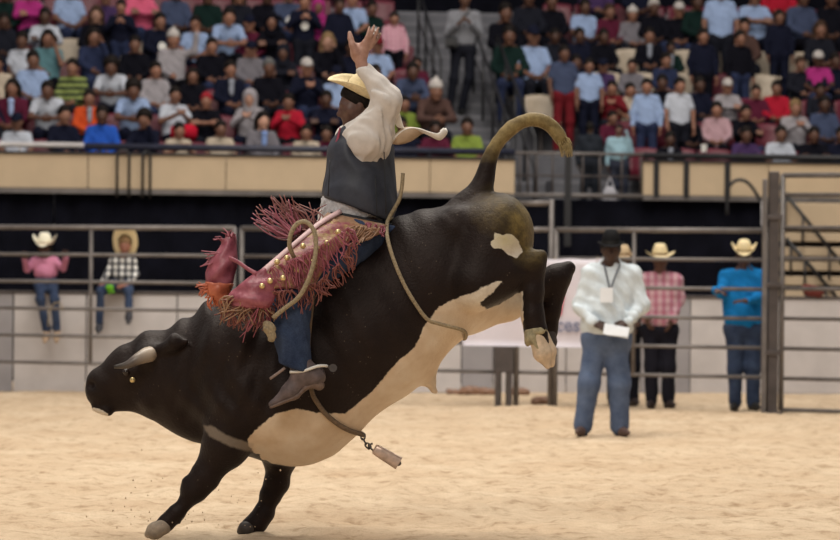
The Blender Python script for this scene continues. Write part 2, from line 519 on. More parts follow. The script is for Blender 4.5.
def cowboy_hat(parent, loc, f, up, color=None, mat='straw', s=1.0, curl=.075, brim=.19, crown=.125, band=(.10, .06, .04), name='hat', dip=.0):
    F, R, U = frame(f, up)
    V, Fc = [], []
    n = 40
    th = .006
    def P(x, y, z): return V3(loc) + s * (R * x + F * y + U * z)
    prof = [(.083, 0.0, 1)]
    rows = []
    for t in (0, .25, .5, .75, 1.0): rows.append(('b', t))
    for side in (0, 1):
        seq = [('b', t) for t in (1.0, .8, .6, .4, .2, 0)]
        for kind, t in seq:
            for k in range(n):
                a = 2 * math.pi * k / n
                c, sn = math.cos(a), math.sin(a)
                rx = .082 + (brim * .88 - .082) * t; ry = .098 + (brim * 1.08 - .098) * t
                z = curl * (abs(c) ** 1.6) * t ** 1.6 - .018 * (abs(sn) ** 2) * t - dip * sn * t
                V.append(P(rx * c * (1 - .18 * t * abs(c)), ry * sn, z + (0 if side == 0 else th)))
        if side == 0: continue
    # crown rings continue upward from the inner top brim ring
    for (t, z) in ((0, .03), (.1, .07), (.28, .105), (.5, .125), (.75, .118), (.97, .092)):
        for k in range(n):
            a = 2 * math.pi * k / n
            c, sn = math.cos(a), math.sin(a)
            rx, ry = .080 * (1 - t) + .003, .096 * (1 - t * .97)
            zz = z * crown / .125 - (.012 if (sn > .3 and t > .2 and t < .6) else 0) * abs(sn)
            V.append(P(rx * c, ry * sn, zz))
    total = len(V) // n
    order = list(range(0, 6))[::-1]                # underside from inner to outer
    ring = [5, 4, 3, 2, 1, 0] + [6, 7, 8, 9, 10, 11] + list(range(12, total))
    for i in range(len(ring) - 1):
        for k in range(n):
            k2 = (k + 1) % n
            Fc.append((ring[i] * n + k, ring[i] * n + k2, ring[i + 1] * n + k2, ring[i + 1] * n + k))
    Fc.append(tuple(ring[-1] * n + k for k in range(n)))
    me = bpy.data.meshes.new(name); me.from_pydata([tuple(v) for v in V], [], Fc); me.update()
    me.polygons.foreach_set('use_smooth', np.ones(len(me.polygons), dtype=bool))
    o = link(name, me, M[mat], parent, color=color)
    m = MB(); VV = []
    for z in (.006, .030):
        for k in range(n):
            a = 2 * math.pi * k / n
            VV.append(P(.0835 * math.cos(a), .0995 * math.sin(a), z))
    m.add(VV, [(k, (k + 1) % n, n + (k + 1) % n, n + k) for k in range(n)])
    b = m.build('hat_band', M['leather'], o, smooth=True, color=band)
    return o

def person(name, label, cat, base, J, opt, group=None):
    """J: joints in world coordinates. Body is one surface; clothes, hair, shoes and eyes are its children."""
    base = V3(base)
    J = {k: (V3(v) - base if k not in ('face', 'up', 'hdL', 'hdR', 'pnL', 'pnR', 'thL', 'thR', 'toeL', 'toeR') else V3(v)) for k, v in J.items()}
    o = opt; h = o.get('h', .01); b = o.get('b', 1.0); hs = o.get('hs', 1.0)
    up = J.get('up', V3(0, 0, 1)); f = J['face']
    body = head_prims(J['head'], f, up, hs)
    spine = J['neck'] - J['pelvis']; spine = spine / np.linalg.norm(spine)
    body += [cap(J['head'] - up * .05 * hs - f * .015, J['neck'], .050 * hs * b, .058 * b, .03)]
    body += [cap(J['neck'] - spine * .14, J['pelvis'], .065 * b, .08 * b, .05)]
    legs = []
    for S in 'LR':
        body += [cap(J['neck'] - spine * .02, J['sh' + S], .05 * b, .05 * b, .05)]
        body += chain([J['sh' + S], J['el' + S], J['wr' + S]], [.050 * b, .038 * b, .025 * hs], .03)
        if o.get('hands', True):
            body += hand_prims(J['wr' + S], J['hd' + S], J['pn' + S], J['th' + S], o.get('curl', .35), o.get('spread', .1), hs * o.get('hand', 1.0), o.get('fr', .0088))
        body += chain([J['hip' + S], J['kn' + S], J['an' + S]], [.078 * b, .052 * b, .036 * b], .04)
    root = link(name, solid_mesh(name, body, h), M['skin'], None, base, o['skin'])
    tag(root, label, cat, group)
    eye_meshes(root, J['head'], f, up, hs)
    # shirt
    rb = o.get('belly', 1.0)
    F, R, U = frame(f, spine)
    sh = []
    for S in 'LR':
        top = J['sh' + S] * .78 + J['neck'] * .22 - spine * .04
        bot = J['hip' + S] * 1.0 + spine * .12
        sh += [cap(bot, top, .098 * b * rb, .092 * b, .08)]
        sh += [cap(J['neck'] - spine * .035, J['sh' + S], .055 * b, .062 * b, .05)]
    sh += [cap(J['pelvis'] + spine * .10 + F * .02 * rb, J['neck'] - spine * .18 + F * .01, .115 * b * rb, .105 * b, .08)]
    sh += [cap(J['neck'] - spine * .04, J['neck'] + spine * .012, .066 * b, .064 * b, .03)]
    sh += [plane(J['pelvis'] + spine * o.get('hem', .02), -spine, .01)]
    for S in 'LR':
        ws = J['wr' + S] if o.get('sleeve', 1.0) >= 1 else J['el' + S]
        if o.get('sleeve', 1.0) >= 1:
            sh += chain([J['sh' + S], J['el' + S], J['wr' + S]], [.064 * b, .056 * b, .040 * hs], .03)
        else:
            sh += [cap(J['sh' + S], J['sh' + S] * .35 + J['el' + S] * .65, .066 * b, .062 * b, .03)]
    shirt = link('shirt', solid_mesh('shirt', sh, h, wrinkle(o.get('wr', .005), 26, len(label) * .1)), M[o.get('smat', 'cloth')], root, color=o['shirt'])
    # trousers
    tr = [cap(J['hipL'], J['hipR'], .108 * b * (0.5 + rb / 2), None, .05), cap(J['pelvis'], J['pelvis'] + spine * .08, .10 * b * rb, .10 * b * rb, .06)]
    for S in 'LR':
        tr += chain([J['hip' + S], J['kn' + S], J['an' + S]], [.096 * b, .074 * b * o.get('leg', 1), .066 * b * o.get('leg', 1)], .05)
    trs = link('trousers', solid_mesh('trousers', tr, h, wrinkle(.005, 20, 2 + len(label) * .1)), M[o.get('tmat', 'denim')], root, color=o.get('trou', (.1, .1, .1)))
    # shoes
    for S in 'LR':
        t = J['toe' + S]; a = J['an' + S]
        heel = a - t * .045 - up * 0 + V3(0, 0, -.045)
        toe = heel + t * .235 * hs
        sp = [cap(a, heel, .045 * b, .036, .03), cap(heel, heel * .45 + toe * .55, .036, .040, .03), cap(heel * .45 + toe * .55, toe, .040, .022, .03), cap(heel + V3(0, 0, -.02), heel + V3(0, 0, -.028), .03, .03, .01)]
        link('boot', solid_mesh('boot', sp, h), M['leather'], root, color=o.get('shoe', (.05, .03, .02)))
    if o.get('hair'):
        link('hair', solid_mesh('hair', hair_prims(J['head'], f, up, o['hair'], hs), h), M['hair'], root, color=o.get('hairc', (.012, .01, .009)))
    if o.get('hat'):
        cowboy_hat(root, J['head'] + up * .048 * hs - f * .01, o.get('hatf', f), o.get('hatup', up), **o['hat'])
    if o.get('belt'):
        bl = [cap(J['hipL'] * .85 + J['hipR'] * .15 + spine * .085, J['hipR'] * .85 + J['hipL'] * .15 + spine * .085, .108 * b * rb, None, .05),
              plane(J['pelvis'] + spine * .105, spine), plane(J['pelvis'] + spine * .068, -spine)]
        link('belt', solid_mesh('belt', bl, h), M['leather'], root, color=(.03, .02, .015))
    return root
# ------------------------------------------------------------------ sand floor (real relief)
def vnoise(X, Y, seed):
    rs = np.random.RandomState(seed); T = rs.rand(256, 256).astype(f32)
    xi = np.floor(X).astype(int); yi = np.floor(Y).astype(int)
    u = X - xi; v = Y - yi; u = u * u * (3 - 2 * u); v = v * v * (3 - 2 * v)
    g = lambda i, j: T[i % 256, j % 256]
    return (g(xi, yi) * (1 - u) + g(xi + 1, yi) * u) * (1 - v) + (g(xi, yi + 1) * (1 - u) + g(xi + 1, yi + 1) * u) * v
def sand_material():
    m, nt, p = nodes_of('arena_sand')
    a = noise(nt, 1.1, 4, 0.6); b = noise(nt, 7, 6, 0.72); c = noise(nt, 120, 3, 0.7)
    c1 = ramp(nt, a, [(0.3, (0.54, 0.405, 0.275)), (0.7, (0.655, 0.53, 0.385))])
    c2 = ramp(nt, b, [(0.34, (0.66, 0.60, 0.54)), (0.48, (0.97, 0.96, 0.95)), (0.75, (1.12, 1.12, 1.12))])
    c3 = ramp(nt, c, [(0.3, (0.82, 0.80, 0.78)), (0.7, (1.1, 1.1, 1.1))])
    x = mixc(nt, 1.0, c1, c2, 'MULTIPLY'); x = mixc(nt, 1.0, x, c3, 'MULTIPLY')
    nt.links.new(x, p.inputs['Base Color'])
    p.inputs['Roughness'].default_value = 0.95; p.inputs['Specular IOR Level'].default_value = 0.1
    bump(nt, p, b, 0.5, 0.02)
    return m
M['sand'] = sand_material()
ys = [12.0]
while ys[-1] < 37.5: ys.append(ys[-1] + 0.035 * (ys[-1] / 16.0) ** 1.3)
ys = np.array(ys, f32); xs = np.arange(-8.5, 8.5, 0.045, dtype=f32)
GX, GY = np.meshgrid(xs, ys, indexing='xy')
Z = (vnoise(GX * 0.8, GY * 0.8, 1) - .5) * .03 + (vnoise(GX * 3.2, GY * 2.2, 2) - .5) * .034 + (vnoise(GX * 8, GY * 6, 3) - .5) * .030 + (vnoise(GX * 17, GY * 15, 4) - .5) * .016
dim = np.maximum(0, vnoise(GX * 5.5 + 9, GY * 4.5, 5) - .74) * .14
Z = Z - dim
Z = np.where(GY > 34, Z * .4, Z)
nx, ny = len(xs), len(ys)
Vv = np.stack([GX, GY, Z], -1).reshape(-1, 3)
i = np.arange(nx - 1); j = np.arange(ny - 1)
JJ, II = np.meshgrid(j, i, indexing='ij')
q0 = (JJ * nx + II).ravel()
FF = np.stack([q0, q0 + 1, q0 + nx + 1, q0 + nx], 1)
tag(link('floor', mesh_np('floor', Vv, FF), M['sand']), kind='structure')
mb = MB()
for (x0, x1, y0, y1) in ((-30, -8.5, -6, 37.5), (8.5, 30, -6, 37.5), (-8.5, 8.5, -6, 12.0)):
    mb.add([(x0, y0, 0), (x1, y0, 0), (x1, y1, 0), (x0, y1, 0)], [(0, 1, 2, 3)])
tag(mb.build('floor_outer', M['sand']), kind='structure')

# ------------------------------------------------------------------ arena boards: a wall of single panels
BA = math.atan2(1.3, 9.8)
def board_pt(s, off=0.0):                       # s metres along the board line from X=0
    return V3(s * math.cos(BA) - off * math.sin(BA), 35.33 + s * math.sin(BA) + off * math.cos(BA), 0)
wall_b = tag(empty('wall_arena', board_pt(0), BA), kind='structure')
seams = [-14, -12.8, -11.6, -10.4, -9.3, -8.2, -7.1, -6.0, -4.74, -3.9, -2.85, -1.9, -0.75, 0.5, 0.88, 1.75, 2.65, 3.25, 4.3, 5.3, 6.4, 7.6, 8.8, 10, 11.2, 12.4]
greyp = {7, 13, 16}
for q in range(len(seams) - 1):
    a, b = seams[q] + .008, seams[q + 1] - .008
    m = MB().box((a, -.03, .0), (b, .03, 1.13), bev=.006)
    m.box((a, -.036, .0), (b, -.028, .10))
    n_r = max(1, int((b - a) / .4))
    for r in range(1, n_r): m.box((a + (b - a) * r / n_r - .006, -.035, .10), (a + (b - a) * r / n_r + .006, -.028, 1.12))
    m.build('panel', M['board_grey'] if q in greyp else M['board'], wall_b)
MB().box((-14, -.05, 1.13), (12.4, .05, 1.165), bev=.008).build('board_cap', M['steel_dark'], wall_b)

# ------------------------------------------------------------------ balcony front and terraced stand, in the frame of the stand
SA = math.atan2(1.5, 11.2)
ca, sa = math.cos(SA), math.sin(SA)
SY = 38.2
def S3(s, t, z): return V3(s * ca - t * sa, SY + s * sa + t * ca, z)
def s_at(px, py, t):                             # along-stand coordinate seen at a picture column
    x, y = unroll(px, py); q = x / FPX
    return (q * (SY + t * ca) + t * sa) / (ca - q * sa)
def st_z(px, py, t):
    s = s_at(px, py, t); p = S3(s, t, 0); x, y = unroll(px, py)
    return CAMZ - y * p[1] / FPX
def z_to(px, py, t, z): return S3(s_at(px, py, t), t, z)
ZB, ZT = 2.39, 2.855
PORT0, PORT1 = s_at(515, 175, 0), s_at(643, 175, 0)
wall_f = tag(empty('wall_balcony', S3(0, 0, 0), SA), kind='structure')
edges = [-15, -11.5, -8.4, s_at(0, 170, 0) - .9, s_at(88, 170, 0), s_at(226, 170, 0), s_at(330, 170, 0), s_at(430, 170, 0), PORT0]
edges2 = [PORT1] + [s_at(x, 180, 0) for x in (656, 686, 727, 768)] + [s_at(800, 180, 0) + 1.2, 9.5, 13, 16]
for E in (edges, edges2):
    for a, b in zip(E[:-1], E[1:]):
        MB().box((a + .006, 0, ZB + .03), (b - .006, .10, ZT), bev=.01).build('panel', M['beige'], wall_f)
MB().box((-15, -.02, ZB - .03), (PORT0, .12, ZB + .03)).box((PORT1, -.02, ZB - .03), (16, .12, ZB + .03)).build('ledge', M['steel'], wall_f)
MB().box((-15, -.03, ZT), (PORT0, .13, ZT + .025)).box((PORT1, -.03, ZT), (16, .13, ZT + .025)).build('coping', M['black_paint'], wall_f)
for x in (656, 686, 727):
    s = s_at(x, 180, 0)
    MB().box((s - .035, -.03, ZB), (s + .035, -.001, ZT + .02)).build('strap', M['black_paint'], wall_f)
# black drape below the balcony
def drape(name, s0, s1, label):
    V, Fc = [], []
    n = int((s1 - s0) / .05)
    for i in range(n + 1):
        s = s0 + (s1 - s0) * i / n
        y = .14 + .022 * math.sin(s * 11) + .012 * math.sin(s * 27 + 1)
        for z in (0.0, 1.2, 2.36): V.append(S3(s, y + (.01 * math.sin(s * 7) if z == 0 else 0), z))
        for z in (2.36, 1.2, 0.0): V.append(S3(s, y + .012, z))
    for i in range(n):
        for k in range(6): Fc.append((i * 6 + k, (i + 1) * 6 + k, (i + 1) * 6 + (k + 1) % 6, i * 6 + (k + 1) % 6))
    me = mesh_np(name, V, Fc)
    return tag(link(name, me, M['curtain']), label, 'curtain')
sm = s_at(54, 240, 0)
drape('drape', -14, sm - .01, 'black drape under the balcony at the end behind the girl in pink')
drape('drape', sm + .01, s_at(764, 240, 0), 'long black drape hanging under the balcony behind the bull')
# top rails
def rail_thing(name, label, s0, s1, z, r, mat, t=.03, posts=(), cat='railing'):
    e = tag(empty(name, S3(s0, t, z)), label, cat)
    o = S3(s0, t, z)
    MB().tube([S3(s0, t, z) - o, S3(s1, t, z) - o], r, 10).build('rail', M[mat], e, smooth=True)
    for p in posts: MB().tube([S3(p, t, z) - o, S3(p, t, ZT) - o], r * .5, 8).build('post', M[mat], e, smooth=True)
    return e
sw = s_at(84, 144, 0)
rail_thing('balcony_rail', 'white section of the rail topping the balcony, below the boy in white', -14, sw, 2.965, .035, 'white_rail', posts=[-12, -10, -8, -6.2, s_at(20, 144, 0)])
rail_thing('balcony_rail', 'thick navy rail along the balcony below the front spectators', sw + .01, PORT0, 2.955, .042, 'navy_pad', posts=[s_at(x, 150, 0) for x in (100, 160, 240, 330, 430, 500)])
rail_thing('balcony_rail', 'dark rail along the balcony beyond the open gateway', PORT1, 16, 2.935, .04, 'black_paint', posts=[PORT1 + .05, s_at(700, 160, 0), s_at(800, 160, 0), 8, 12])
# gateway railing
g = tag(empty('gateway_railing', S3(PORT0, 0, ZB)), 'grey metal railing across the gateway in the balcony', 'railing')
o = S3(PORT0, 0, ZB)
for z, mt, r in ((2.945, 'steel', .022), (ZB + .02, 'steel', .03), (2.66, 'steel_dark', .012)):
    MB().tube([S3(PORT0, .02, z) - o, S3(PORT1, .02, z) - o], r, 8).build('rail', M[mt], g, smooth=True)
for x in (520, 528, 537, 553, 583, 600, 622, 641):
    MB().tube([S3(s_at(x, 175, 0), .02, ZB) - o, S3(s_at(x, 175, 0), .02, 2.94) - o], .014, 8).build('post', M['steel_dark'], g, smooth=True)
s = s_at(567, 175, 0)
MB().box((0, 0, 0), (.085, .06, 1.35), bev=.01).build('tall_post', M['black_paint'], g, S3(s - .04, -.06, 1.75) - o)
# U-shaped handrails hanging over the balcony wall
for k, (xa, xb, lb) in enumerate(((117, 129, 'black hooped grab rail on the balcony wall, nearer the girl in pink'), (142.5, 150, 'narrow black hooped grab rail on the balcony wall above the boy in plaid'))):
    a, b = s_at(xa, 170, 0), s_at(xb, 170, 0)
    e = tag(empty('grab_rail', S3(a, -.06, ZB - .08)), lb, 'handrail')
    o = S3(a, -.06, ZB - .08)
    pts = [S3(a, -.06, ZB - .08), S3(a, -.06, ZT - .02), S3(a + .03, -.06, ZT + .05), S3(b - .03, -.06, ZT + .05), S3(b, -.06, ZT - .02), S3(b, -.06, ZB - .08)]
    MB().tube([p - o for p in pts], .017, 8).build('hoop', M['black_paint'], e, smooth=True)
    for c in (a, b):
        for z in (ZB + .0, ZT - .08): MB().tube([S3(c, -.06, z) - o, S3(c, .0, z) - o], .012, 6).build('bracket', M['black_paint'], e)
# terrace: treads and risers
ROWH, ROWD, Z0F = .387, .80, 2.25
floor_t = tag(empty('floor_terrace', S3(0, 0, 0), SA), kind='structure')
for k in range(-1, 9):
    z = Z0F + ROWH * k; t = .55 + ROWD * k
    if k == -1:
        MB().box((-15, .30, Z0F - .15), (16, 1.4, Z0F)).build('slab', M['concrete'], floor_t); continue
    zz = z if k else z
    A2 = PORT1 - .95 if k < 2 else s_at(512, 60, t)
    for (a, b) in ((-15, PORT0 - 1.0), (A2, 16)):
        MB().box((a, t, zz - ROWH - .05), (b, t + ROWD + .02, zz), bev=.008).build('tread', M['concrete'], floor_t)
        MB().box((a, t - .006, zz - .045), (b, t + .05, zz + .002)).build('nosing', M['tread_edge'], floor_t)
    # the aisle: half steps between the seat blocks
    for hh in (0, 1):
        z1 = z - (ROWH / 2 if hh == 0 else 0); t1 = t + hh * ROWD / 2
        if k == 0 and hh == 0: z1 = Z0F - .002
        MB().box((PORT0 - .99, t1, z1 - ROWH), (A2 - .01, t1 + ROWD / 2 + .02, z1), bev=.008).build('tread', M['concrete'], floor_t)
        MB().box((PORT0 - .99, t1 - .006, z1 - .05), (A2 - .01, t1 + .04, z1 + .002)).build('nosing', M['tread_edge'], floor_t)
# back wall of the hall, above and behind the stand
MB().box((-16, 8.2, 0), (17, 8.4, 11)).build('wall_back', M['curtain'], None, S3(0, 0, 0)).rotation_euler = (0, 0, SA)
bpy.data.objects['wall_back']['kind'] = 'structure'
# stair handrails up the aisle
def stair_rail(px, label, ks):
    s = s_at(px, 60, 3)
    o = S3(s, .6, Z0F); e = tag(empty('stair_rail', o), label, 'handrail')
    top = []
    for k in ks:
        t = .6 + ROWD * k; z = Z0F + ROWH * k
        MB().tube([S3(s, t, z - .02) - o, S3(s, t, z + .92) - o], .02, 8).build('post', M['black_paint'], e, smooth=True)
        top.append(S3(s, t, z + .92) - o)
    MB().tube(top, .022, 8).build('rail', M['black_paint'], e, smooth=True)
    MB().tube([p - V3(0, 0, .42) for p in top], .014, 8).build('mid_rail', M['black_paint'], e, smooth=True)
stair_rail(441, 'black stair handrail beside the left seat block', (3, 4, 5, 6))
stair_rail(486, 'black stair handrail in the middle of the grey steps', (0, 1.1, 2.2, 3.3, 4.4))
stair_rail(506, 'black stair handrail on the grey steps, nearest the boy in pale blue', (0, 1, 2, 3, 4))
# short stair behind the boards, with its two slanted rails
st = tag(empty('staircase', S3(s_at(782, 290, -.6), -.6, 0), SA), 'beige stepped stair behind the white boards past the tall gate post', 'stairs')
w0 = s_at(782, 290, -.6)
MB().box((.0, -.06, 1.99), (3.4, .45, 2.335), bev=.01).build('riser', M['beige'], st)
for k in range(5):
    z = 1.955 - .185 * k
    MB().box((.0, -.10 - .02 * k, z - .115), (3.4, .45, z), bev=.008).build('step', M['beige'], st, (0, 0, 0))
s_b = 389 / FPX * 36.2 / math.cos(BA) * 1.0
tag(link('bundle', solid_mesh('bundle', [ell((0, 0, .06), (.10, .08, .08), .03), ell((.08, -.02, .05), (.07, .06, .07), .03), ell((-.06, .02, .10), (.06, .06, .05), .03)], .014, wrinkle(.008, 40, 3)), M['cloth'], None, board_pt(s_b, 0) + V3(0, 0, 1.165), (.13, .035, .03)),
    'dark reddish bundle lying on top of the boards past the tall gate post', 'bundle')
MB().box((.0, .40, 0), (3.4, .46, 2.3)).build('stair_back', M['steel_dark'], st)
for (pa, pb) in (((779, 186), (842, 264)), ((786, 238), (836, 296))):
    e = tag(empty('stair_rail', at(pa[0], pa[1], 38.06)), 'long black slanted handrail above the beige stair' if pa[1] < 200 else 'short black slanted handrail low over the beige stair', 'handrail')
    o = at(pa[0], pa[1], 38.06)
    MB().tube([at(*pa, 38.06) - o, at(*pb, 38.06) - o], .024, 8).build('rail', M['black_paint'], e, smooth=True)
    for f_ in (.1, .38, .8):
        p = V3(at(*pa, 38.06)) * (1 - f_) + at(*pb, 38.06) * f_
        MB().tube([p - o, p - o - V3(0, 0, .40)], .016, 8).build('post', M['black_paint'], e, smooth=True)
# curved handrail in front of the drape
o = at(726, 205, 37.9)
e = tag(empty('grab_rail', o), 'black arched handrail by the balcony wall above the man in blue', 'handrail')
P = [at(727, 215, 37.9), at(728, 190, 37.9), at(735, 181, 37.9), at(745, 181, 37.9), at(754, 190, 37.9), at(764, 208, 37.9)]
MB().tube([p - o for p in curve_pts(P, 5)], .022, 8).build('hoop', M['black_paint'], e, smooth=True)
MB().tube([at(763.5, 201, 37.8), at(763.5, 226, 37.8)], .03, 8).build('conduit', M['white_rail'])
tag(bpy.data.objects['conduit'], 'short pale upright pipe behind the tall gate post', 'pipe')

# ------------------------------------------------------------------ stadium seats (one mesh shared by many)
def seat_meshes():
    b = MB()
    V = []; n = 8
    for (y, z) in ((.30, .42), (.36, .58), (.39, .74), (.40, .84)):
        for i in range(n + 1):
            u = i / n * 2 - 1
            V.append((u * .215, y - .05 * u * u + .0, z - (.03 * u * u if z > .8 else 0)))
    for (y, z) in ((.42, .84), (.41, .74), (.38, .58), (.32, .42)):
        for i in range(n + 1):
            u = i / n * 2 - 1
            V.append((u * .215, y - .05 * u * u, z - (.03 * u * u if z > .8 else 0)))
    Fc = []
    for r in range(7):
        for i in range(n): Fc.append((r * 9 + i, r * 9 + i + 1, r * 9 + 10 + i, r * 9 + 9 + i))
    for i in range(n): Fc.append((63 + i, 64 + i, 1 + i, i))
    for r in range(7):
        pass
    Fc.append((0, 9, 18, 27, 36, 45, 54, 63)); Fc.append((71, 62, 53, 44, 35, 26, 17, 8))
    back = mesh_np('backrest', V, Fc)
    pan = MB().box((-.21, -.10, .40), (.21, .33, .44), bev=.012).mesh('seat_pan')
    foot = MB().box((-.025, .25, .0), (.025, .38, .42)).box((-.08, .22, 0), (.08, .40, .015)).mesh('pedestal')
    return back, pan, foot
SB, SP, SF = seat_meshes()
def make_seat(mat, label, group):
    e = tag(empty('stadium_seat', (0, 0, 0)), label, 'seat', group)
    for me, nm in ((SB, 'backrest'), (SP, 'seat_pan')):
        m2 = me.copy(); m2.materials.clear(); m2.materials.append(M[mat]); link(nm, m2, None, e)
    m2 = SF.copy(); m2.materials.append(M['steel_dark']); link('pedestal', m2, None, e)
    return e
def copy_tree(o, parent=None):
    c = o.copy(); COL.objects.link(c)
    if parent is not None: c.parent = parent
    for ch in list(o.children): copy_tree(ch, c)
    return c
seat_m = make_seat('seat_maroon', 'maroon plastic stadium seat among the spectators', 'maroon stadium seats')
seat_t = make_seat('seat_tan', 'tan plastic stadium seat among the spectators', 'tan stadium seats')
seat_used = {seat_m.name: False, seat_t.name: False}
def put_seat(proto, s, k):
    if seat_used[proto.name]: o = copy_tree(proto)
    else: o = proto; seat_used[proto.name] = True
    o.location = tuple(S3(s, .55 + ROWD * k + .38, Z0F + ROWH * k)); o.rotation_euler = (0, 0, SA)
    SEATS.append((o, s, k, 'maroon' if proto is seat_m else 'tan'))
    return o
SEATS = []
TAN = [(72, 4), (128, 4), (527, 3), (545, 2), (560, 3), (562, 4), (600, 4), (610, 3), (636, 4), (646, 3), (768, 3), (766, 4), (730, 4), (808, 4), (690, 3), (617, 5), (692, 4)]
used_s = {}
for (px, k) in TAN:
    t = .93 + ROWD * k
    s = s_at(px, 110 - 25 * k, t); used_s.setdefault(k, []).append(s); put_seat(seat_t, s, k)
for k in range(0, 7):
    for (a, b) in ((s_at(-140, 90, 1 + .8 * k), s_at(468 - 14 * k, 90, 1 + .8 * k)), (s_at(650 - 14 * k if k < 3 else 560, 90, 1 + .8 * k), s_at(960, 90, 1 + .8 * k))):
        n = int((b - a) / .47)
        for i in range(n + 1):
            s = a + i * .47
            if any(abs(s - u) < .46 for u in used_s.get(k, [])): continue
            put_seat(seat_m, s, k)
# ------------------------------------------------------------------ spectators: a few poses, shared meshes, each spectator its own object
def spect_proto(pose):
    stand = pose.startswith('stand')
    J = {}
    lean = .16 if pose == 'lean' else 0.0
    J['pelvis'] = V3(0, .12, .52); J['neck'] = V3(0, .14 - lean, 1.02 - lean * .25); J['head'] = V3(0, .10 - lean * 1.4, 1.135 - lean * .5)
    for q, S in ((-1, 'L'), (1, 'R')):
        J['sh' + S] = V3(q * .150, .15 - lean, .940 - lean * .25)
        J['hip' + S] = V3(q * .085, .12, .51); J['kn' + S] = V3(q * .11, -.30, .52); J['an' + S] = V3(q * .11, -.27, .09)
        e, w = {'lap': ((.22, .06, .74), (.09, -.16, .64)), 'clap': ((.235, .02, .76), (.045, -.17, .86)),
                'face': ((.20, -.05, .78), (.10 if q > 0 else .07, -.08 if q > 0 else -.18, 1.04 if q > 0 else .68)),
                'fold': ((.22, .0, .78), (-.08, -.13, .80)), 'lean': ((.22, -.20, .72), (.06, -.32, .70)),
                'wave': ((.30, .05, .98) if q > 0 else (.22, .06, .74), (.32, .0, 1.22) if q > 0 else (.09, -.16, .64)),
                'stand': ((.23, .12, .72), (.22, .05, .48)), 'standh': ((.24, .06, .76), (.07, -.12, .86))}[pose]
        J['el' + S] = V3(q * e[0], e[1], e[2]); J['wr' + S] = V3(q * w[0], w[1], w[2])
    if stand:
        for k in ('pelvis', 'neck', 'head', 'shL', 'shR', 'elL', 'elR', 'wrL', 'wrR', 'hipL', 'hipR'): J[k] = J[k] + V3(0, .0, .38)
        J['pelvis'] += V3(0, 0, -.02)
        for q, S in ((-1, 'L'), (1, 'R')):
            J['kn' + S] = V3(q * .10, .10, .50); J['an' + S] = V3(q * .10, .13, .09)
    h = .017
    f = V3(0, -1, -.12); up = V3(0, 0, 1)
    body = head_prims(J['head'], f, up, 1.06)
    spine = V3(0, 0, 1)
    body += [cap(J['head'] - V3(0, -.01, .05), J['neck'], .045, .052, .03), cap(J['neck'] - V3(0, 0, .13), J['pelvis'], .06, .08, .05)]
    sh = [cap(J['pelvis'] + V3(0, 0, .06), J['neck'] - V3(0, 0, .16), .105, .088, .08), cap(J['neck'] - V3(0, 0, .05), J['neck'], .062, .058, .03)]
    tr = [cap(J['hipL'], J['hipR'], .105, None, .05)]
    for q, S in ((-1, 'L'), (1, 'R')):
        body += [cap(J['neck'], J['sh' + S], .045, .045, .04)] + chain([J['sh' + S], J['el' + S], J['wr' + S]], [.045, .036, .026], .03)
        fo = J['wr' + S] - J['el' + S]; fo = fo / np.linalg.norm(fo)
        body += hand_prims(J['wr' + S], fo, V3(-q, -.2, 0) if pose != 'wave' else V3(0, -1, 0), V3(0, 0, 1), .3, .25, .92, .0115)
        body += chain([J['hip' + S], J['kn' + S], J['an' + S]], [.07, .05, .035], .03)
        sh += [cap(J['hip' + S] + V3(0, 0, .06), J['sh' + S] * .75 + J['neck'] * .25 - V3(0, 0, .05), .088, .074, .08),
               cap(J['neck'] - V3(0, 0, .04), J['sh' + S], .045, .052, .05)]
        tr += chain([J['hip' + S], J['kn' + S], J['an' + S]], [.09, .068, .058], .05)
    shs = sh + [cap(J['sh' + S], J['sh' + S] * .35 + J['el' + S] * .65, .062, .058, .03) for S in 'LR']
    shl = list(sh)
    for S in 'LR': shl += chain([J['sh' + S], J['el' + S], J['wr' + S]], [.062, .052, .036], .03)
    for L in (shs, shl): L.append(plane(J['pelvis'] + V3(0, 0, .0), (0, 0, -1), .01))
    shoes = []
    for S in 'LR':
        a = J['an' + S]
        shoes += [cap(a + V3(0, .01, -.04), a + V3(0, -.17, -.055), .042, .034, .02)]
    w = wrinkle(.006, 24, len(pose))
    return dict(body=solid_mesh('person', body, .0135), shirt_s=solid_mesh('shirt', shs, h, w), shirt_l=solid_mesh('shirt', shl, h, w),
                trousers=solid_mesh('trousers', tr, h, w), shoes=solid_mesh('shoes', shoes, h), head=J['head'])
POSES = ['lap', 'clap', 'face', 'fold', 'lean', 'wave', 'stand', 'standh']
PR = {p: spect_proto(p) for p in POSES}
HAIRM = {st: solid_mesh('hair', hair_prims(V3(0, 0, 0), V3(0, -1, -.12), V3(0, 0, 1), st, 1.09), .0135) for st in ('short', 'afro', 'long', 'hood', 'cap', 'beanie')}
for p in PR.values():
    p['body'].materials.append(M['skin'])
    for k, mt in (('shirt_s', 'cloth'), ('shirt_l', 'cloth'), ('trousers', 'cloth'), ('shoes', 'leather')): p[k].materials.append(M[mt])
for k, me in HAIRM.items(): me.materials.append(M['hair'] if k in ('short', 'afro', 'long') else M['cloth'])
EMB = MB(); EMB.tube([V3(0, 0, 0), V3(0, -.012, 0)], .065, 14); EMB = EMB.mesh('emblem'); EMB.materials.append(M['paper'])
UND = solid_mesh('undershirt', [ell((0, .03, .0), (.040, .035, .12), .01), ell((0, .02, .09), (.050, .030, .035), .02)], .011); UND.materials.append(M['cloth'])
SK = {'b': (.085, .038, .024), 'm': (.20, .095, .062), 'l': (.38, .21, .15), 'd': (.045, .022, .016)}
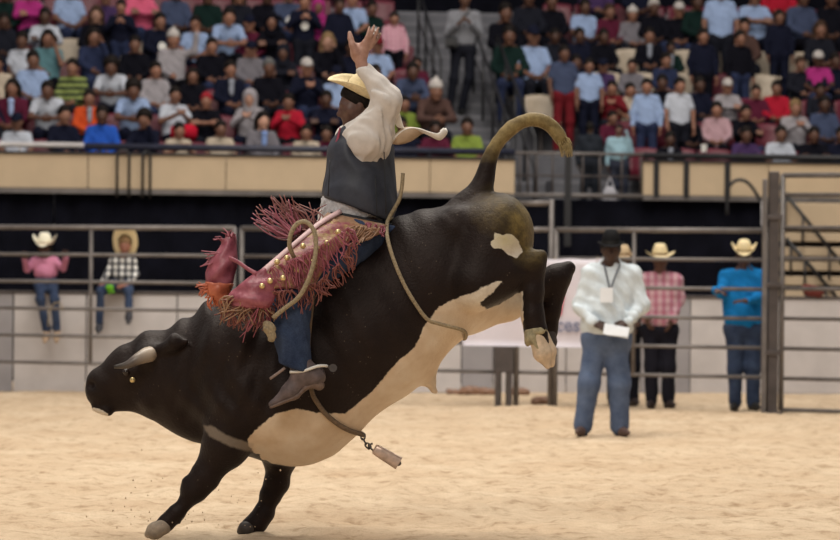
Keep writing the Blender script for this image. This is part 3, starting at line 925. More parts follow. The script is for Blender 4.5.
CLR = {'white': (.46, .49, .56), 'paleblue': (.27, .36, .56), 'navy': (.007, .0085, .021), 'black': (.0045, .0045, .0085), 'blue': (.02, .085, .42), 'grey': (.16, .15, .17),
       'palegrey': (.30, .28, .30), 'orange': (.55, .075, .02), 'red': (.36, .012, .03), 'maroon': (.085, .012, .03), 'teal': (.10, .21, .24), 'magenta': (.36, .03, .18),
       'pink': (.60, .11, .20), 'purple': (.055, .03, .09), 'darkgreen': (.006, .018, .016), 'brown': (.075, .042, .036), 'hivis': (.20, .27, .05), 'cream': (.45, .38, .30),
       'denim': (.022, .03, .07), 'charcoal': (.011, .012, .019), 'rose': (.42, .27, .30), 'bluegrey': (.05, .065, .12), 'darkred': (.14, .012, .018)}
used = {}
# x, row, head-top y, pose, shirt colour, sleeve, hair, skin, description, extras
A = [
 # front row, left stand
 (16,0,112,'lap','white','s','cap','m','boy in a white T-shirt and dark cap'),
 (67,0,107,'lap','navy','l','short','m','child in a navy jacket turned to one side'),
 (102,0,107,'lap','blue','l','short','b','child in a bright blue jacket'),
 (143,0,112,'face','navy','l','afro','m','boy in a navy jacket resting his chin on a hand'),
 (181,0,124,'clap','cream','s','short','m','small child in cream'),
 (222,0,122,'lap','cream','s','short','m','little child in cream seen low behind the rail'),
 (265,0,113,'lap','grey','l','long','l','woman in a grey blazer over a pale blue top'),
 (306,0,126,'lap','cream','s','short','m','small child in a peach top'),
 (326,0,127,'lap','maroon','s','short','m','small child in maroon next to the rider'),
 (349,0,120,'lap','navy','l','short','b','child in navy behind the rider'),
 (403,0,118,'lap','navy','l','short','b','child in navy behind the flapping strip'),
 (436,0,122,'fold','maroon','l','short','b','child in maroon at the end of the front row'),
 (467,0,119,'lap','hivis','s','short','m','small child in a yellow and white shirt beside the aisle'),
 # second row
 (-12,1,86,'lap','navy','l','short','b','child in navy at the picture edge'),
 (11,1,80,'lap','maroon','l','long','m','girl in a maroon cardigan over pale blue'),
 (48,1,85,'lean','white','s','short','b','boy in a white T-shirt leaning forward'),
 (90,1,91,'lap','orange','l','short','m','child in an orange jacket'),
 (133,1,85,'lean','paleblue','s','afro','b','boy in a pale blue T-shirt with bushy hair'),
 (177,1,88,'clap','white','s','short','m','boy in white holding a red bag'),
 (206,1,94,'fold','black','s','short','m','child in a black vest with a red headband'),
 (249,1,89,'clap','palegrey','l','hood','l','person in a pale grey hooded top with hands together'),
 (288,1,95,'clap','red','l','short','m','child in a bright red jacket'),
 (326,1,92,'fold','navy','l','short','b','child in a navy jacket with a white crest low beside the rider'),
 (366,1,92,'lap','black','l','short','b','child in black behind the raised arm'),
 (406,1,97,'lap','hivis','l','short','m','child in a yellow and navy jacket behind the rider'),
 (434,1,82,'lean','brown','l','beanie','m','adult in a brown jacket and cream beanie'),
 # third row
 (-4,2,56,'lap','cream','l','short','m','adult in cream at the picture edge'),
 (34,2,52,'lap','paleblue','s','short','m','boy in a pale blue T-shirt with straight black hair'),
 (71,2,60,'lap','hivis','l','short','m','boy in a green and navy striped sweater'),
 (112,2,62,'lean','white','s','afro','b','child in a white shirt and navy vest'),
 (157,2,63,'lap','palegrey','l','short','m','child in a white patterned sweater'),
 (193,2,69,'lap','black','l','long','m','girl in a black jacket with long dark hair'),
 (232,2,62,'lap','navy','l','short','m','boy in a navy blazer and blue tie'),
 (270,2,60,'lap','black','l','short','b','person in black with grey hair'),
 (308,2,57,'clap','navy','l','cap','m','child in navy with a white cap, hand by the face'),
 (337,2,65,'lap','paleblue','s','cap','m','girl in pale blue and pink behind the hat brim'),
 (378,2,66,'lap','navy','l','short','b','child in navy behind the raised sleeve'),
 (411,2,66,'lean','bluegrey','l','short','b','child in a blue grey jacket bending down'),
 # fourth row
 (-8,3,38,'lap','navy','l','short','b','person in navy at the very end of the stand'),
 (21,3,33,'lap','white','s','short','b','boy in a white and pale blue shirt looking down'),
 (48,3,31,'face','teal','s','long','m','girl in a teal top with long dark hair'),
 (95,3,29,'face','denim','l','long','m','girl in a denim jacket with a pink pale hat, hand raised'),
 (135,3,37,'lap','black','l','short','m','child in a black sweater with a pale collar'),
 (175,3,29,'wave','palegrey','l','beanie','m','girl in a pale grey sweater and light beanie with an arm out'),
 (213,3,39,'lap','black','l','short','m','child in a black coat below the bent boy'),
 (252,3,40,'lap','grey','l','cap','m','person in a grey patterned scarf'),
 (283,3,44,'fold','charcoal','l','hood','b','person in a charcoal hooded coat'),
 (328,3,34,'face','black','l','long','l','woman in black with both hands near her fair face'),
 (352,3,40,'lap','navy','l','short','b','child in navy beside the raised hand'),
 (379,3,35,'lap','paleblue','s','cap','m','child in a pale blue shirt and dark red cap behind the raised hand'),
 (417,3,58,'lap','maroon','l','short','m','person in a dark maroon jacket near the aisle'),
 # fifth row
 (5,4,14,'lap','charcoal','l','short','b','person in charcoal beside the boy with folded arms'),
 (45,4,9,'fold','white','l','short','b','boy in a white shirt with folded arms'),
 (96,4,7,'lap','black','l','long','l','woman in black with a pale face and long brown hair'),
 (121,4,2,'standh','navy','l','short','m','tall person standing in a navy coat'),
 (162,4,14,'lap','navy','l','short','m','child in a navy top with a white crest and pale sleeve'),
 (195,4,17,'lap','paleblue','s','short','m','child in a pale blue shirt sitting upright'),
 (228,4,12,'lean','paleblue','s','short','m','boy in a pale blue shirt bending far forward'),
 (250,4,14,'lap','maroon','l','cap','m','person in maroon and white holding a rail'),
 (272,4,12,'fold','black','l','hood','m','person in a black hooded coat'),
 (305,4,-4,'standh','navy','l','short','m','person standing in a navy sweater with a big white crest'),
 (341,4,0,'stand','navy','l','short','b','person standing in plain navy'),
 (395,4,14,'stand','purple','l','short','m','girl standing in a purple and pink patterned top'),
 # sixth row: only bodies and laps show
 (5,5,-14,'lap','darkgreen','l','short','b','person in dark green with cropped head'),
 (31,5,-16,'fold','magenta','l','short','m','person in a magenta hooded top'),
 (71,5,-18,'lap','paleblue','s','short','m','person in a pale blue shirt with a navy collar'),
 (106,5,-10,'lap','purple','l','short','m','person in a purple jacket'),
 (143,5,-20,'fold','pink','l','short','m','person in a bright pink sweatshirt'),
 (178,5,-16,'lap','bluegrey','l','short','b','person in a blue grey jacket with cropped head'),
 (208,5,-12,'lap','darkgreen','l','short','b','person in a dark green jacket beside the pillar of coats'),
 (240,5,-12,'lap','charcoal','l','long','m','woman in a charcoal coat with long brown hair'),
 (268,5,-12,'lap','black','l','short','b','person in black with cropped head'),
 (290,5,-14,'lap','bluegrey','l','short','m','person in slate blue behind the one with the crest'),
 (319,5,-2,'fold','magenta','l','hood','m','person in a pink hooded jacket with the hood up'),
 (352,5,-8,'lap','paleblue','s','short','m','person in pale blue above the raised hand'),
 (374,5,2,'lap','darkgreen','l','short','b','person in a dark green top with a white crest'),
 # front row, right stand
 (671,0,133,'lap','black','l','short','b','child in a black jacket with a white collar'),
 (748,0,128,'fold','purple','l','short','b','child in purple and blue'),
 (783,0,127,'lap','white','s','short','m','child in a white and navy shirt'),
 (815,0,128,'fold','black','l','short','b','person in a black coat holding something white'),
 (842,0,128,'lap','navy','l','short','b','person in navy at the edge of the picture'),
 # second row right
 (615,1,112,'lap','maroon','l','short','m','child in maroon behind the man in sky blue'),
 (717,1,103,'lap','rose','l','short','m','child in a soft pink and white shirt'),
 (748,1,106,'fold','black','l','short','m','child in black with bare hands together'),
 (797,1,101,'clap','palegrey','l','short','m','child in pale grey with fair hair'),
 (826,1,97,'lap','bluegrey','l','short','b','child in a slate coat at the end'),
 (690,1,108,'lap','black','l','short','b','child in black behind the white object'),
 # third row right
 (566,2,48,'stand','bluegrey','s','short','b','boy standing in a blue polo shirt and red trousers'),
 (590,2,61,'stand','paleblue','s','short','m','boy standing in a pale blue polo shirt and dark trousers'),
 (612,2,82,'clap','darkred','l','short','m','child in a dark red jacket'),
 (647,1,81,'stand','paleblue','l','short','m','child standing in a pale blue shirt with arms out'),
 (682,1,80,'stand','white','s','short','m','boy standing in a loose white T-shirt'),
 (702,2,78,'lap','navy','l','short','b','child in navy beside the boy in loose white'),
 (728,2,78,'fold','palegrey','l','cap','m','person in a pale cap and patterned scarf'),
 (757,2,86,'lap','maroon','l','short','m','child in maroon beside the red top'),
 (777,2,82,'lap','red','l','short','m','girl in a bright red top'),
 (822,2,84,'lap','charcoal','l','short','b','child in charcoal below the magenta top'),
 (632,2,84,'lap','cream','s','short','m','child in tan and brown'),
 (663,2,76,'lap','black','l','short','b','child in black between the two standing in white'),
 # fourth row right
 (603,3,58,'lap','purple','l','cap','m','person in dusky purple with a patterned cap'),
 (632,3,60,'lap','grey','l','short','m','person in a grey tan jacket'),
 (668,3,54,'lap','denim','l','short','m','person in denim blue with an arm raised'),
 (705,3,31,'stand','navy','l','short','m','person standing in a navy vest over pale sleeves'),
 (743,3,33,'stand','black','l','short','m','big person standing in a black coat'),
 (803,3,58,'lap','charcoal','l','short','m','child in charcoal with brown hair'),
 (819,3,50,'lap','magenta','s','cap','b','child in a magenta top and pale cap'),
 (838,3,54,'lap','navy','l','short','b','person in navy at the far edge'),
 (578,3,56,'lap','navy','l','short','b','person in navy above the blue polo shirt'),
 # fifth row right
 (535,3,17,'lap','paleblue','s','cap','m','boy in a pale blue shirt sitting by the aisle'),
 (581,4,29,'lap','navy','l','short','b','person in a navy sweater below the pale shirt'),
 (606,4,30,'lap','black','l','short','b','person in black holding something pale'),
 (650,4,29,'lap','black','l','short','m','man in a black suit with a pale collar'),
 (672,4,44,'lap','darkgreen','l','short','b','person in dark green beside the suit'),
 (745,4,19,'lap','brown','l','short','m','person in brown looking down'),
 (781,4,12,'stand','navy','l','short','m','tall person standing in plain dark navy'),
 (822,4,22,'lap','charcoal','l','long','m','person in charcoal with long brown hair'),
 (556,4,30,'lap','charcoal','l','short','b','person in charcoal behind the boy by the aisle'),
 (510,3,26,'lap','darkgreen','l','short','b','dark haired person in dark green beside the aisle'),
 (508,4,-2,'lap','black','l','short','b','person in black high beside the aisle'),
 # top rows right
 (587,5,0,'lap','paleblue','s','short','b','person in a pale blue and white shirt seen from above'),
 (612,5,5,'lap','maroon','l','short','m','woman in maroon with brown hair'),
 (634,5,6,'lap','grey','l','beanie','m','person in grey with a light beanie'),
 (655,5,0,'lap','black','l','short','b','person in plain black near the white cap'),
 (680,5,1,'lap','black','l','cap','m','person in black with a white cap'),
 (722,4,-20,'stand','paleblue','s','short','m','boy standing in a pale blue shirt with a strap'),
 (756,5,-20,'fold','paleblue','s','short','m','person in a pale lilac shirt with cropped head'),
 (806,5,-16,'lap','bluegrey','l','short','b','person in slate blue with cropped head'),
 (832,5,-10,'lap','black','l','short','b','person in black at the topmost end'),
 (553,5,-6,'lap','black','l','short','b','person in black high by the tan seats'),
 (530,5,-10,'lap','charcoal','l','short','b','person in charcoal high by the tan seats'),
 (598,6,-34,'lap','purple','l','short','m','person in lilac in the very top row'),
 (640,6,-34,'lap','navy','l','short','b','person in dark blue in the very top row'),
 (700,5,-6,'lap','darkgreen','l','short','b','person in dark green beside the strap'),
 (780,6,-36,'lap','red','l','short','m','person in red in the very top row'),
]
ROWN = ['front row', 'second row', 'third row', 'fourth row', 'fifth row', 'sixth row', 'top row']
for q, (x, k, yt, pose, col, sl, hair, sk, desc) in enumerate(A):
    stand = pose.startswith('stand')
    t = .93 + ROWD * k + (0 if not stand else -.12)
    s = s_at(x, yt, t); p = S3(s, t, Z0F + ROWH * k)
    P = PR[pose]
    H = 1.235 + (.36 if stand else 0) - (.10 if pose == 'lean' else 0)
    want = st_z(x, yt, t) - p[2]
    sc = want / H
    if hair in ('hood', 'beanie', 'cap'): sc *= .97
    lo_, hi_ = (.74, 1.14) if not stand else (.66, 1.1)
    sc = min(max(sc, lo_), hi_)
    wide = .94 * sc ** .8
    rz = SA + RNG.uniform(-.25, .25) + (.35 if 'turned' in desc else 0)
    side = 'left stand' if x < 480 else 'right stand'
    lab = '%s, %s of the %s' % (desc, ROWN[k], side)
    if len(lab.replace(',', '').split()) > 16: lab = desc + ', ' + ROWN[k]
    tone = RNG.uniform(.75, 1.45)
    root = link('person', P['body'], None, None, p, tuple(v * tone for v in SK[sk]))
    root.rotation_euler = (0, 0, rz); root.scale = (wide, wide, sc)
    tag(root, lab, 'person', 'spectators in the ' + side)
    link('shirt', P['shirt_' + sl], None, root, color=CLR[col])
    tc = CLR['darkred'] if 'red trousers' in desc else random.choice([CLR['navy'], CLR['charcoal'], CLR['denim'], CLR['black']])
    link('trousers', P['trousers'], None, root, color=tc)
    link('shoes', P['shoes'], None, root, color=(.03, .03, .03))
    hc = (.012, .009, .008)
    if hair == 'hood': hc = CLR[col]
    if hair == 'cap': hc = CLR['navy']
    if 'pale cap' in desc or 'white cap' in desc or 'beanie' in desc or 'light' in desc: hc = (.45, .42, .40)
    if 'red cap' in desc: hc = CLR['darkred']
    if 'brown hair' in desc: hc = (.05, .028, .018)
    if 'fair hair' in desc or 'fair face' in desc: hc = (.22, .14, .07)
    if 'grey hair' in desc: hc = (.12, .12, .12)
    if 'red headband' in desc: hc = (.30, .02, .03)
    ho = link({'cap': 'cap', 'beanie': 'beanie', 'hood': 'hood'}.get(hair, 'hair'), HAIRM[hair], None, root, loc=P['head'], color=hc)
    def front(nm, me_, dz, colr, dy=0):
        return link(nm, me_, None, root, loc=(0, P['head'][1] - .115 + dy, P['head'][2] - dz), color=colr)
    if sl == 'l' and not stand and pose not in ('lean', 'clap') and any(w_ in desc for w_ in ('orange', 'blazer', 'cardigan', 'suit', 'white collar')):
        front('undershirt', UND, .26, {'grey': (.22, .32, .6), 'maroon': (.35, .45, .7), 'blue': (.02, .03, .08)}.get(col, (.30, .32, .38)), .005)
    if 'crest' in desc: front('crest', EMB, .38, None, -.01 if 'clap' != pose else 0)
    if 'striped' in desc:
        m2 = P['shirt_l'].copy(); m2.materials.clear(); m2.materials.append(M['stripe_green'])
        for c_ in root.children:
            if c_.name.startswith('shirt'): c_.data = m2
    if 'checked' in desc or 'patterned top' in desc:
        m2 = P['shirt_l'].copy(); m2.materials.clear(); m2.materials.append(M['plaid_pink'])
        for c_ in root.children:
            if c_.name.startswith('shirt'): c_.data = m2
    used.setdefault(k, []).append((s, desc))
# each seat is named by who sits in it or beside it
ROLES = set()
for (so, ss, k, colr) in SEATS:
    near = sorted((abs(ss - s_), de, s_) for s_, de in used.get(k, []))
    if not near: continue
    for dist, de, s_ in near[:4]:
        words = de.split(',')[0].split()[:10]
        de = ' '.join(words)
        if dist < .24: lab = '%s seat taken by the %s' % (colr, de)
        elif dist < .75: lab = '%s seat beside the %s' % (colr, de)
        else: continue
        if ss > s_ and dist >= .24: lab = '%s seat past the %s' % (colr, de)
        if lab not in ROLES:
            ROLES.add(lab); so['label'] = lab; break
# red bag in the boy's lap, a white cup on the seats
p = z_to(184, 128, .50 + ROWD, 0); 
bagp = at(184, 132, 39.2)
mb = MB(); mb.box((-.17, -.10, -.11), (.17, .10, .10), bev=.05)
tag(mb.build('bag', M['cloth'], None, bagp, True, (.45, .01, .03)), 'small bright red bag on the lap of the boy in white', 'bag')
tag(MB().tube([V3(0, 0, 0), V3(0, 0, .10)], [.035, .045], 12).build('paper_cup', M['paper'], None, at(704, 152, 39.35)), 'white paper cup standing among the maroon seats past the gateway', 'cup')
# ------------------------------------------------------------------ steel pen panels in front of the boards
def fence_pt(px, z=0.0):
    """point of the fence line seen at picture column px"""
    q = (px - 420) / FPX
    Y = (33.7 - .343 * 3.70) / (1 + .343 * q)
    return V3(q * Y, Y, z)
RZ = (0.363, 0.668, 0.973, 1.278, 1.583, 1.889)
def fence_panel(label, pa, pb, mids=(), zs=RZ, top=None, stand0=0.0, posts=(True, True), rp=.0205):
    A_, B_ = fence_pt(pa), fence_pt(pb)
    e = tag(empty('pen_panel', A_), label, 'fence panel')
    d = B_ - A_
    for i, z in enumerate(zs):
        MB().tube([V3(0, 0, z), d + V3(0, 0, z)], rp * (1.4 if i == len(zs) - 1 else 1), 10).build('rail', M['steel'], e, smooth=True)
    for i, q in enumerate((0, 1)):
        if posts[i]: MB().tube([d * q + V3(0, 0, stand0), d * q + V3(0, 0, (top or zs[-1]) + .01)], (.027), 10).build('post', M['steel'], e, smooth=True)
    for m_ in mids:
        p = fence_pt(m_) - A_
        MB().tube([p + V3(0, 0, zs[0]), p + V3(0, 0, zs[-1])], .022, 10).build('brace', M['steel'], e, smooth=True)
    return e
fence_panel('steel pen panel in front of the two seated children, braced between them', -190, 234, (91, -60))
fence_panel('steel pen panel behind the bull', 241.5, 500, (370,))
fence_panel('steel gate panel carrying the white banner', 509, 551, (), top=2.2)
fence_panel('steel pen panel in front of the men in pink and blue shirts', 556, 768, (634,))
fence_panel('steel pen panel at the far end beyond the boy in pink', -620, -196, (-400,))
# raised gate bow
A_ = fence_pt(525, 1.889)
e = tag(empty('gate_bow', fence_pt(517, 0)), 'light steel bow rising over the gate panel beside the bull', 'gate frame')
o = fence_pt(517, 0)
MB().tube([fence_pt(517, 0) - o, fence_pt(517, 2.19) - o], .03, 10).build('post', M['steel'], e, smooth=True)
MB().tube([fence_pt(517, 2.17) - o, fence_pt(550, 2.17) - o], .03, 10).build('crossbar', M['steel'], e, smooth=True)
# short double stub post
e = tag(empty('stub_post', fence_pt(505) + V3(0, -.08, 0)), 'short dark twin post under the banner', 'post')
MB().box((-.10, -.02, .0), (-.045, .03, .62), bev=.006).build('upright', M['steel_dark'], e)
MB().box((.03, -.02, .0), (.085, .03, .62), bev=.006).build('upright', M['steel_dark'], e)
MB().box((-.11, -.025, .36), (.095, .035, .64), bev=.006).build('plate', M['steel_dark'], e)
# tall gate post and the gate beyond
gp = fence_pt(772) + V3(0, -.12, 0)
e = tag(empty('gate_post', gp), 'tall dark steel gate post beside the man in blue', 'post')
MB().box((-.050, -.05, 0), (.050, .05, 2.50), bev=.008).build('post', M['steel_dark'], e)
MB().box((-.115, -.04, 0), (-.072, .04, 2.42), bev=.006).build('side_channel', M['steel'], e)
MB().box((-.10, -.10, -.01), (.10, .10, .012)).build('foot_plate', M['steel_dark'], e)
for z in (.6, 1.3, 2.0): MB().box((-.08, -.075, z), (.08, -.058, z + .05), bev=.004).build('hinge', M['steel_dark'], e)
o = gp + V3(.09, 0, 0)
e = tag(empty('steel_gate', o), 'tall rail gate swung towards the camera right of the dark post', 'gate')
D = V3(4.2, -1.9, 0)
for z in (.035, .36, .67, .98, 1.29, 1.60, 1.92, 2.26, 2.46):
    MB().tube([V3(0, 0, z), D + V3(0, 0, z)], (.021 if z < 2.4 else .028), 10).build('rail', M['steel'], e, smooth=True)
for q in (0.0, .5, 1.0): MB().tube([D * q + V3(0, 0, .03), D * q + V3(0, 0, 2.47)], .028, 10).build('upright', M['steel'], e, smooth=True)
# sponsor banner tied to the gate panel
def banner():
    pa, pb = fence_pt(463) + V3(0, -.07, 0), fence_pt(601) + V3(0, -.07, 0)
    d = pb - pa; L = np.linalg.norm(d); ang = math.atan2(d[1], d[0])
    e = tag(empty('sponsor_banner', pa, ang), 'white sponsor banner with red and grey lettering hung on the rails', 'banner')
    z0, z1 = .64, 1.58
    V, Fc = [], []
    nx_, nz_ = 40, 12
    for side in (0, 1):
        for i in range(nx_ + 1):
            for j in range(nz_ + 1):
                x = L * i / nx_; z = z0 + (z1 - z0) * j / nz_
                sag = .012 * math.sin(x * 17) * (j / nz_) - .01 * math.sin(math.pi * i / nx_) * (1 if j == nz_ else 0)
                V.append((x, sag * .5 + .004 * side + .008 * math.sin(x * 9 + z * 5), z + sag * .4))
    n = (nx_ + 1) * (nz_ + 1)
    for side in (0, 1):
        for i in range(nx_):
            for j in range(nz_):
                a = side * n + i * (nz_ + 1) + j
                f = (a, a + nz_ + 1, a + nz_ + 2, a + 1)
                Fc.append(f if side == 0 else f[::-1])
    for i in range(nx_):
        for j in (0, nz_):
            a = i * (nz_ + 1) + j; b = a + nz_ + 1
            Fc.append((a, b, b + n, a + n))
    for j in range(nz_):
        for i in (0, nx_):
            a = i * (nz_ + 1) + j; Fc.append((a, a + 1, a + 1 + n, a + n))
    m = simple('banner_vinyl', (0.66, 0.62, 0.69), 0.5, 0, 3, 0.04, 0.02)
    link('cloth', mesh_np('cloth', V, Fc), m, e)
    def ink(nm, c): return simple(nm, c, 0.5, 0, 8, 0.05, 0)
    def text(body, size, x, z, mat):
        cu = bpy.data.curves.new('lettering', 'FONT'); cu.body = body; cu.size = size; cu.extrude = .002; cu.offset = size * .02
        ob = bpy.data.objects.new('tmp_text', cu); COL.objects.link(ob)
        bpy.context.view_layer.update()
        me = bpy.data.meshes.new_from_object(ob.evaluated_get(bpy.context.evaluated_depsgraph_get()))
        bpy.data.objects.remove(ob)
        o = link('lettering', me, mat, e, (x, -.022, z)); o.rotation_euler = (math.pi / 2, 0, 0)
    xof = lambda px: (px - 463) / (601 - 463) * L
    text('ces', .21, xof(556.5), .81, ink('grey_ink', (.22, .23, .33)))
    red = ink('red_ink', (.62, .03, .10))
    m = MB()
    a, b = xof(542), xof(571)
    m.add([(a, -.02, 1.06), (a + .10, -.02, 1.06), (b - .04, -.02, 1.36), (b - .20, -.02, 1.36), (a, -.024, 1.06), (a + .10, -.024, 1.06), (b - .04, -.024, 1.36), (b - .20, -.024, 1.36)],
          [(3, 2, 1, 0), (4, 5, 6, 7), (0, 1, 5, 4), (1, 2, 6, 5), (2, 3, 7, 6), (3, 0, 4, 7)])
    m.add([(b - .17, -.02, .98), (b - .10, -.02, .98), (b - .06, -.02, 1.2), (b - .14, -.02, 1.2), (b - .17, -.024, .98), (b - .10, -.024, .98), (b - .06, -.024, 1.2), (b - .14, -.024, 1.2)],
          [(3, 2, 1, 0), (4, 5, 6, 7), (0, 1, 5, 4), (1, 2, 6, 5), (2, 3, 7, 6), (3, 0, 4, 7)])
    m.build('logo', red, e)
    for x in (.05, L * .33, L * .66, L - .05):
        MB().tube([(x, -.01, z1 - .03), (x, .05, z1 + .02), (x, .09, z1 + .0)], .006, 6).build('tie', M['rope'], e)
banner()
# clods heaped under the fence
rs = random.Random(5)
Lc = [(452, 388, .05, 'small round brown clod at the boards, leftmost by the twin post'), (468, 386, .085, 'dark lumpy brown clod at the foot of the boards'), (481, 381, .07, 'tilted brown clod lying on the dirt heap'),
      (486, 388, .06, 'low brown clod in front of the tilted one'), (516, 388, .075, 'flat pinkish clod behind the twin post'), (543, 401, .075, 'brown clod at the foot of the gate panel post')]
for (px, py, r, lb) in Lc:
    g_ = ground(px, py + 3); g_[1] = min(g_[1], 34.9)
    pr = [ell((0, 0, r * .5), (r * 1.6, r, r * .62), .03), ell((r * .9, 0, r * .35), (r * .8, r * .7, r * .45), .03), ell((-r * .8, .02, r * .4), (r * .9, r * .7, r * .5), .03)]
    tag(link('dirt_clod', solid_mesh('dirt_clod', pr, .014, wrinkle(.012, 30, px * .01)), M['leather'], None, g_, (.26, .15, .10)), lb, 'clod')

# ------------------------------------------------------------------ people in and behind the arena
def J_px(Y, D):
    """joints given as (picture x, picture y, depth offset)"""
    out = {}
    for k, v in D.items():
        out[k] = V3(v[1:]) if v[0] == 'v' else V3(at(v[0], v[1], Y + v[2]))
    return out
# man in white shirt, black hat
Y0 = 26.45
J = J_px(Y0, dict(pelvis=(606, 338, 0), neck=(611, 263, -.01), head=(611, 249.5, -.03), shL=(590, 274, 0), shR=(633, 275, 0), elL=(579.5, 306, -.03), elR=(642, 305, -.03),
    wrL=(593, 322.5, -.22), wrR=(628, 322.5, -.22), hdL=('v', .86, -.34, -.36), hdR=('v', -.84, -.34, -.38), pnL=('v', .2, .6, -.75), pnR=('v', -.2, .6, -.75), thL=('v', 0, -.2, 1), thR=('v', 0, -.2, 1),
    hipL=(596.5, 338, 0), hipR=(616.5, 338, 0), knL=(589, 383, -.04), knR=(619, 384, -.03), anL=(583, 426, 0), anR=(620, 426.5, .02),
    toeL=('v', -.3, -.9, -.0), toeR=('v', .3, -.9, -.0), face=('v', -.05, -1, -.10)))
man = person('person', 'man in a white long-sleeved shirt, black hat, lanyard and blue jeans standing on the sand', 'person', ground(604, 434) * V3(1, 0, 0) + V3(0, Y0, 0), J,
    dict(skin=(.05, .024, .017), shirt=(.62, .69, .74), trou=None, tmat='denim_pale', belly=1.30, b=1.13, hs=1.04, wr=.011, hem=.03, belt=True, shoe=(.10, .06, .05), hair='short',
         hat=dict(mat='felt', color=(.008, .008, .009), band=(.02, .02, .02), curl=.015, brim=.165, crown=.125), h=.0105, leg=1.12))
nb = empty('lanyard', (0, 0, 0), 0, man)
def rel(px, py, dy): return at(px, py, Y0 + dy) - np.array(man.location)
for (a, b) in (((604, 264), (609.5, 288)), ((620, 264), (611, 288))):
    MB().tube([rel(a[0], a[1], -.085), rel(a[0] * .6 + b[0] * .4, a[1] * .6 + b[1] * .4, -.185), rel(b[0], b[1], -.205)], .0075, 6).build('strap', M['navy_pad'], nb)
c_ = rel(606.5, 295, -.232)
MB().box((-.055, -.003, -.065), (.055, .003, .065)).build('badge', M['white_card'], nb, c_)
# papers held by the man
e = tag(empty('paper_sheets', at(614, 330, Y0 - .34)), 'folded white papers held in the hands of the man in the white shirt', 'papers')
for k, (tx, w) in enumerate(((0, .17), (.02, .15))):
    MB().box((-.09 + tx, -.004 - .01 * k, -.055), (-.09 + tx + w * 1.3, .0 - .01 * k, .045 - .02 * k), bev=.001).build('sheet', M['white_card'], e, (0, 0, 0)).rotation_euler = (-.35, .18 - .1 * k, 0)
# man in pink
def stander(name, label, px, feet_y, Y, head_y, opt, arms, spread=9, hw=19, face=(0, -1, -.05), belly=1.0, hatk=None):
    k = FPX / Y / 95.0
    fy = feet_y
    H = (fy - head_y)
    P_ = lambda dx, fr, dy=0: (px + dx * k, head_y + H * fr, dy)
    D = dict(head=P_(0, 0, -.02), neck=P_(0, .085, 0), pelvis=P_(0, .47, 0), shL=P_(-hw * .88, .135, 0), shR=P_(hw * .88, .135, 0),
             hipL=P_(-9, .48, 0), hipR=P_(9, .48, 0), knL=P_(-spread * 1.0, .73, -.03), knR=P_(spread * 1.0, .73, -.03), anL=P_(-spread, .955, .02), anR=P_(spread, .955, .02),
             toeL=('v', -.25, -.95, 0), toeR=('v', .25, -.95, 0), face=('v',) + tuple(face))
    D.update(arms)
    b0 = at(px, feet_y, Y); b0[2] = 0
    return person(name, label, 'person', b0, J_px(Y, D), opt)
FY = 31.85
stander('person', 'man in a pink plaid shirt and pale straw hat standing behind the rails', 660, 406.5, FY, 260,
    dict(skin=(.10, .048, .034), shirt=(.6, .3, .35), smat='plaid_pink', tmat='cloth', trou=(.014, .014, .022), wr=.006, hem=.02, belt=True, shoe=(.03, .02, .02), hair='short',
         hat=dict(mat='straw', color=None, curl=.045, brim=.215, crown=.13, band=(.25, .16, .08)), h=.013, fr=.010, hs=.98),
    dict(elL=(641, 299, .03), wrL=(646, 318, -.10), hdL=('v', .3, -.5, -.8), pnL=('v', .9, .2, 0), thL=('v', 0, -1, 0),
         elR=(680, 298, .03), wrR=(672, 320, -.12), hdR=('v', -.35, -.4, -.8), pnR=('v', -.9, .2, 0), thR=('v', 0, -1, 0)), 8.5)
# man mostly hidden behind the first
stander('person', 'man in a tan hat almost hidden behind the man in the white shirt', 623, 404, 32.3, 260,
    dict(skin=(.12, .06, .04), shirt=(.10, .09, .10), tmat='cloth', trou=(.012, .013, .02), wr=.006, hem=.02, shoe=(.03, .02, .02), hair='short',
         hat=dict(mat='felt', color=(.50, .38, .24), curl=.05, brim=.17, crown=.12, band=(.2, .12, .06)), h=.016, fr=.011, hs=.95),
    dict(elL=(606, 296, .03), wrL=(605, 322, -.06), hdL=('v', .1, -.2, -1), pnL=('v', .9, .2, 0), thL=('v', 0, -1, 0),
         elR=(640, 297, .03), wrR=(638, 322, -.06), hdR=('v', -.1, -.2, -1), pnR=('v', -.9, .2, 0), thR=('v', 0, -1, 0)), 10)
# man in blue leaning on the rail
stander('person', 'man in a bright blue shirt and white hat leaning on the top rails', 744, 409, 31.55, 256,
    dict(skin=(.07, .035, .026), shirt=(.012, .19, .50), tmat='denim', wr=.008, hem=-.04, shoe=(.02, .02, .02), hair='short', belly=1.15, b=1.05,
         hat=dict(mat='straw', color=None, curl=.09, brim=.185, crown=.125, band=(.4, .3, .18)), h=.013, fr=.010),
    dict(elL=(722, 293, -.10), wrL=(715, 290, -.33), hdL=('v', .7, -.6, -.2), pnL=('v', 0, 0, -1), thL=('v', 0, -1, 0),
         elR=(764, 296, -.05), wrR=(748, 301, -.30), hdR=('v', -.9, -.3, 0), pnR=('v', 0, .2, -1), thR=('v', 0, 0, 1)), 9, hw=21, face=(-.1, -1, -.18))
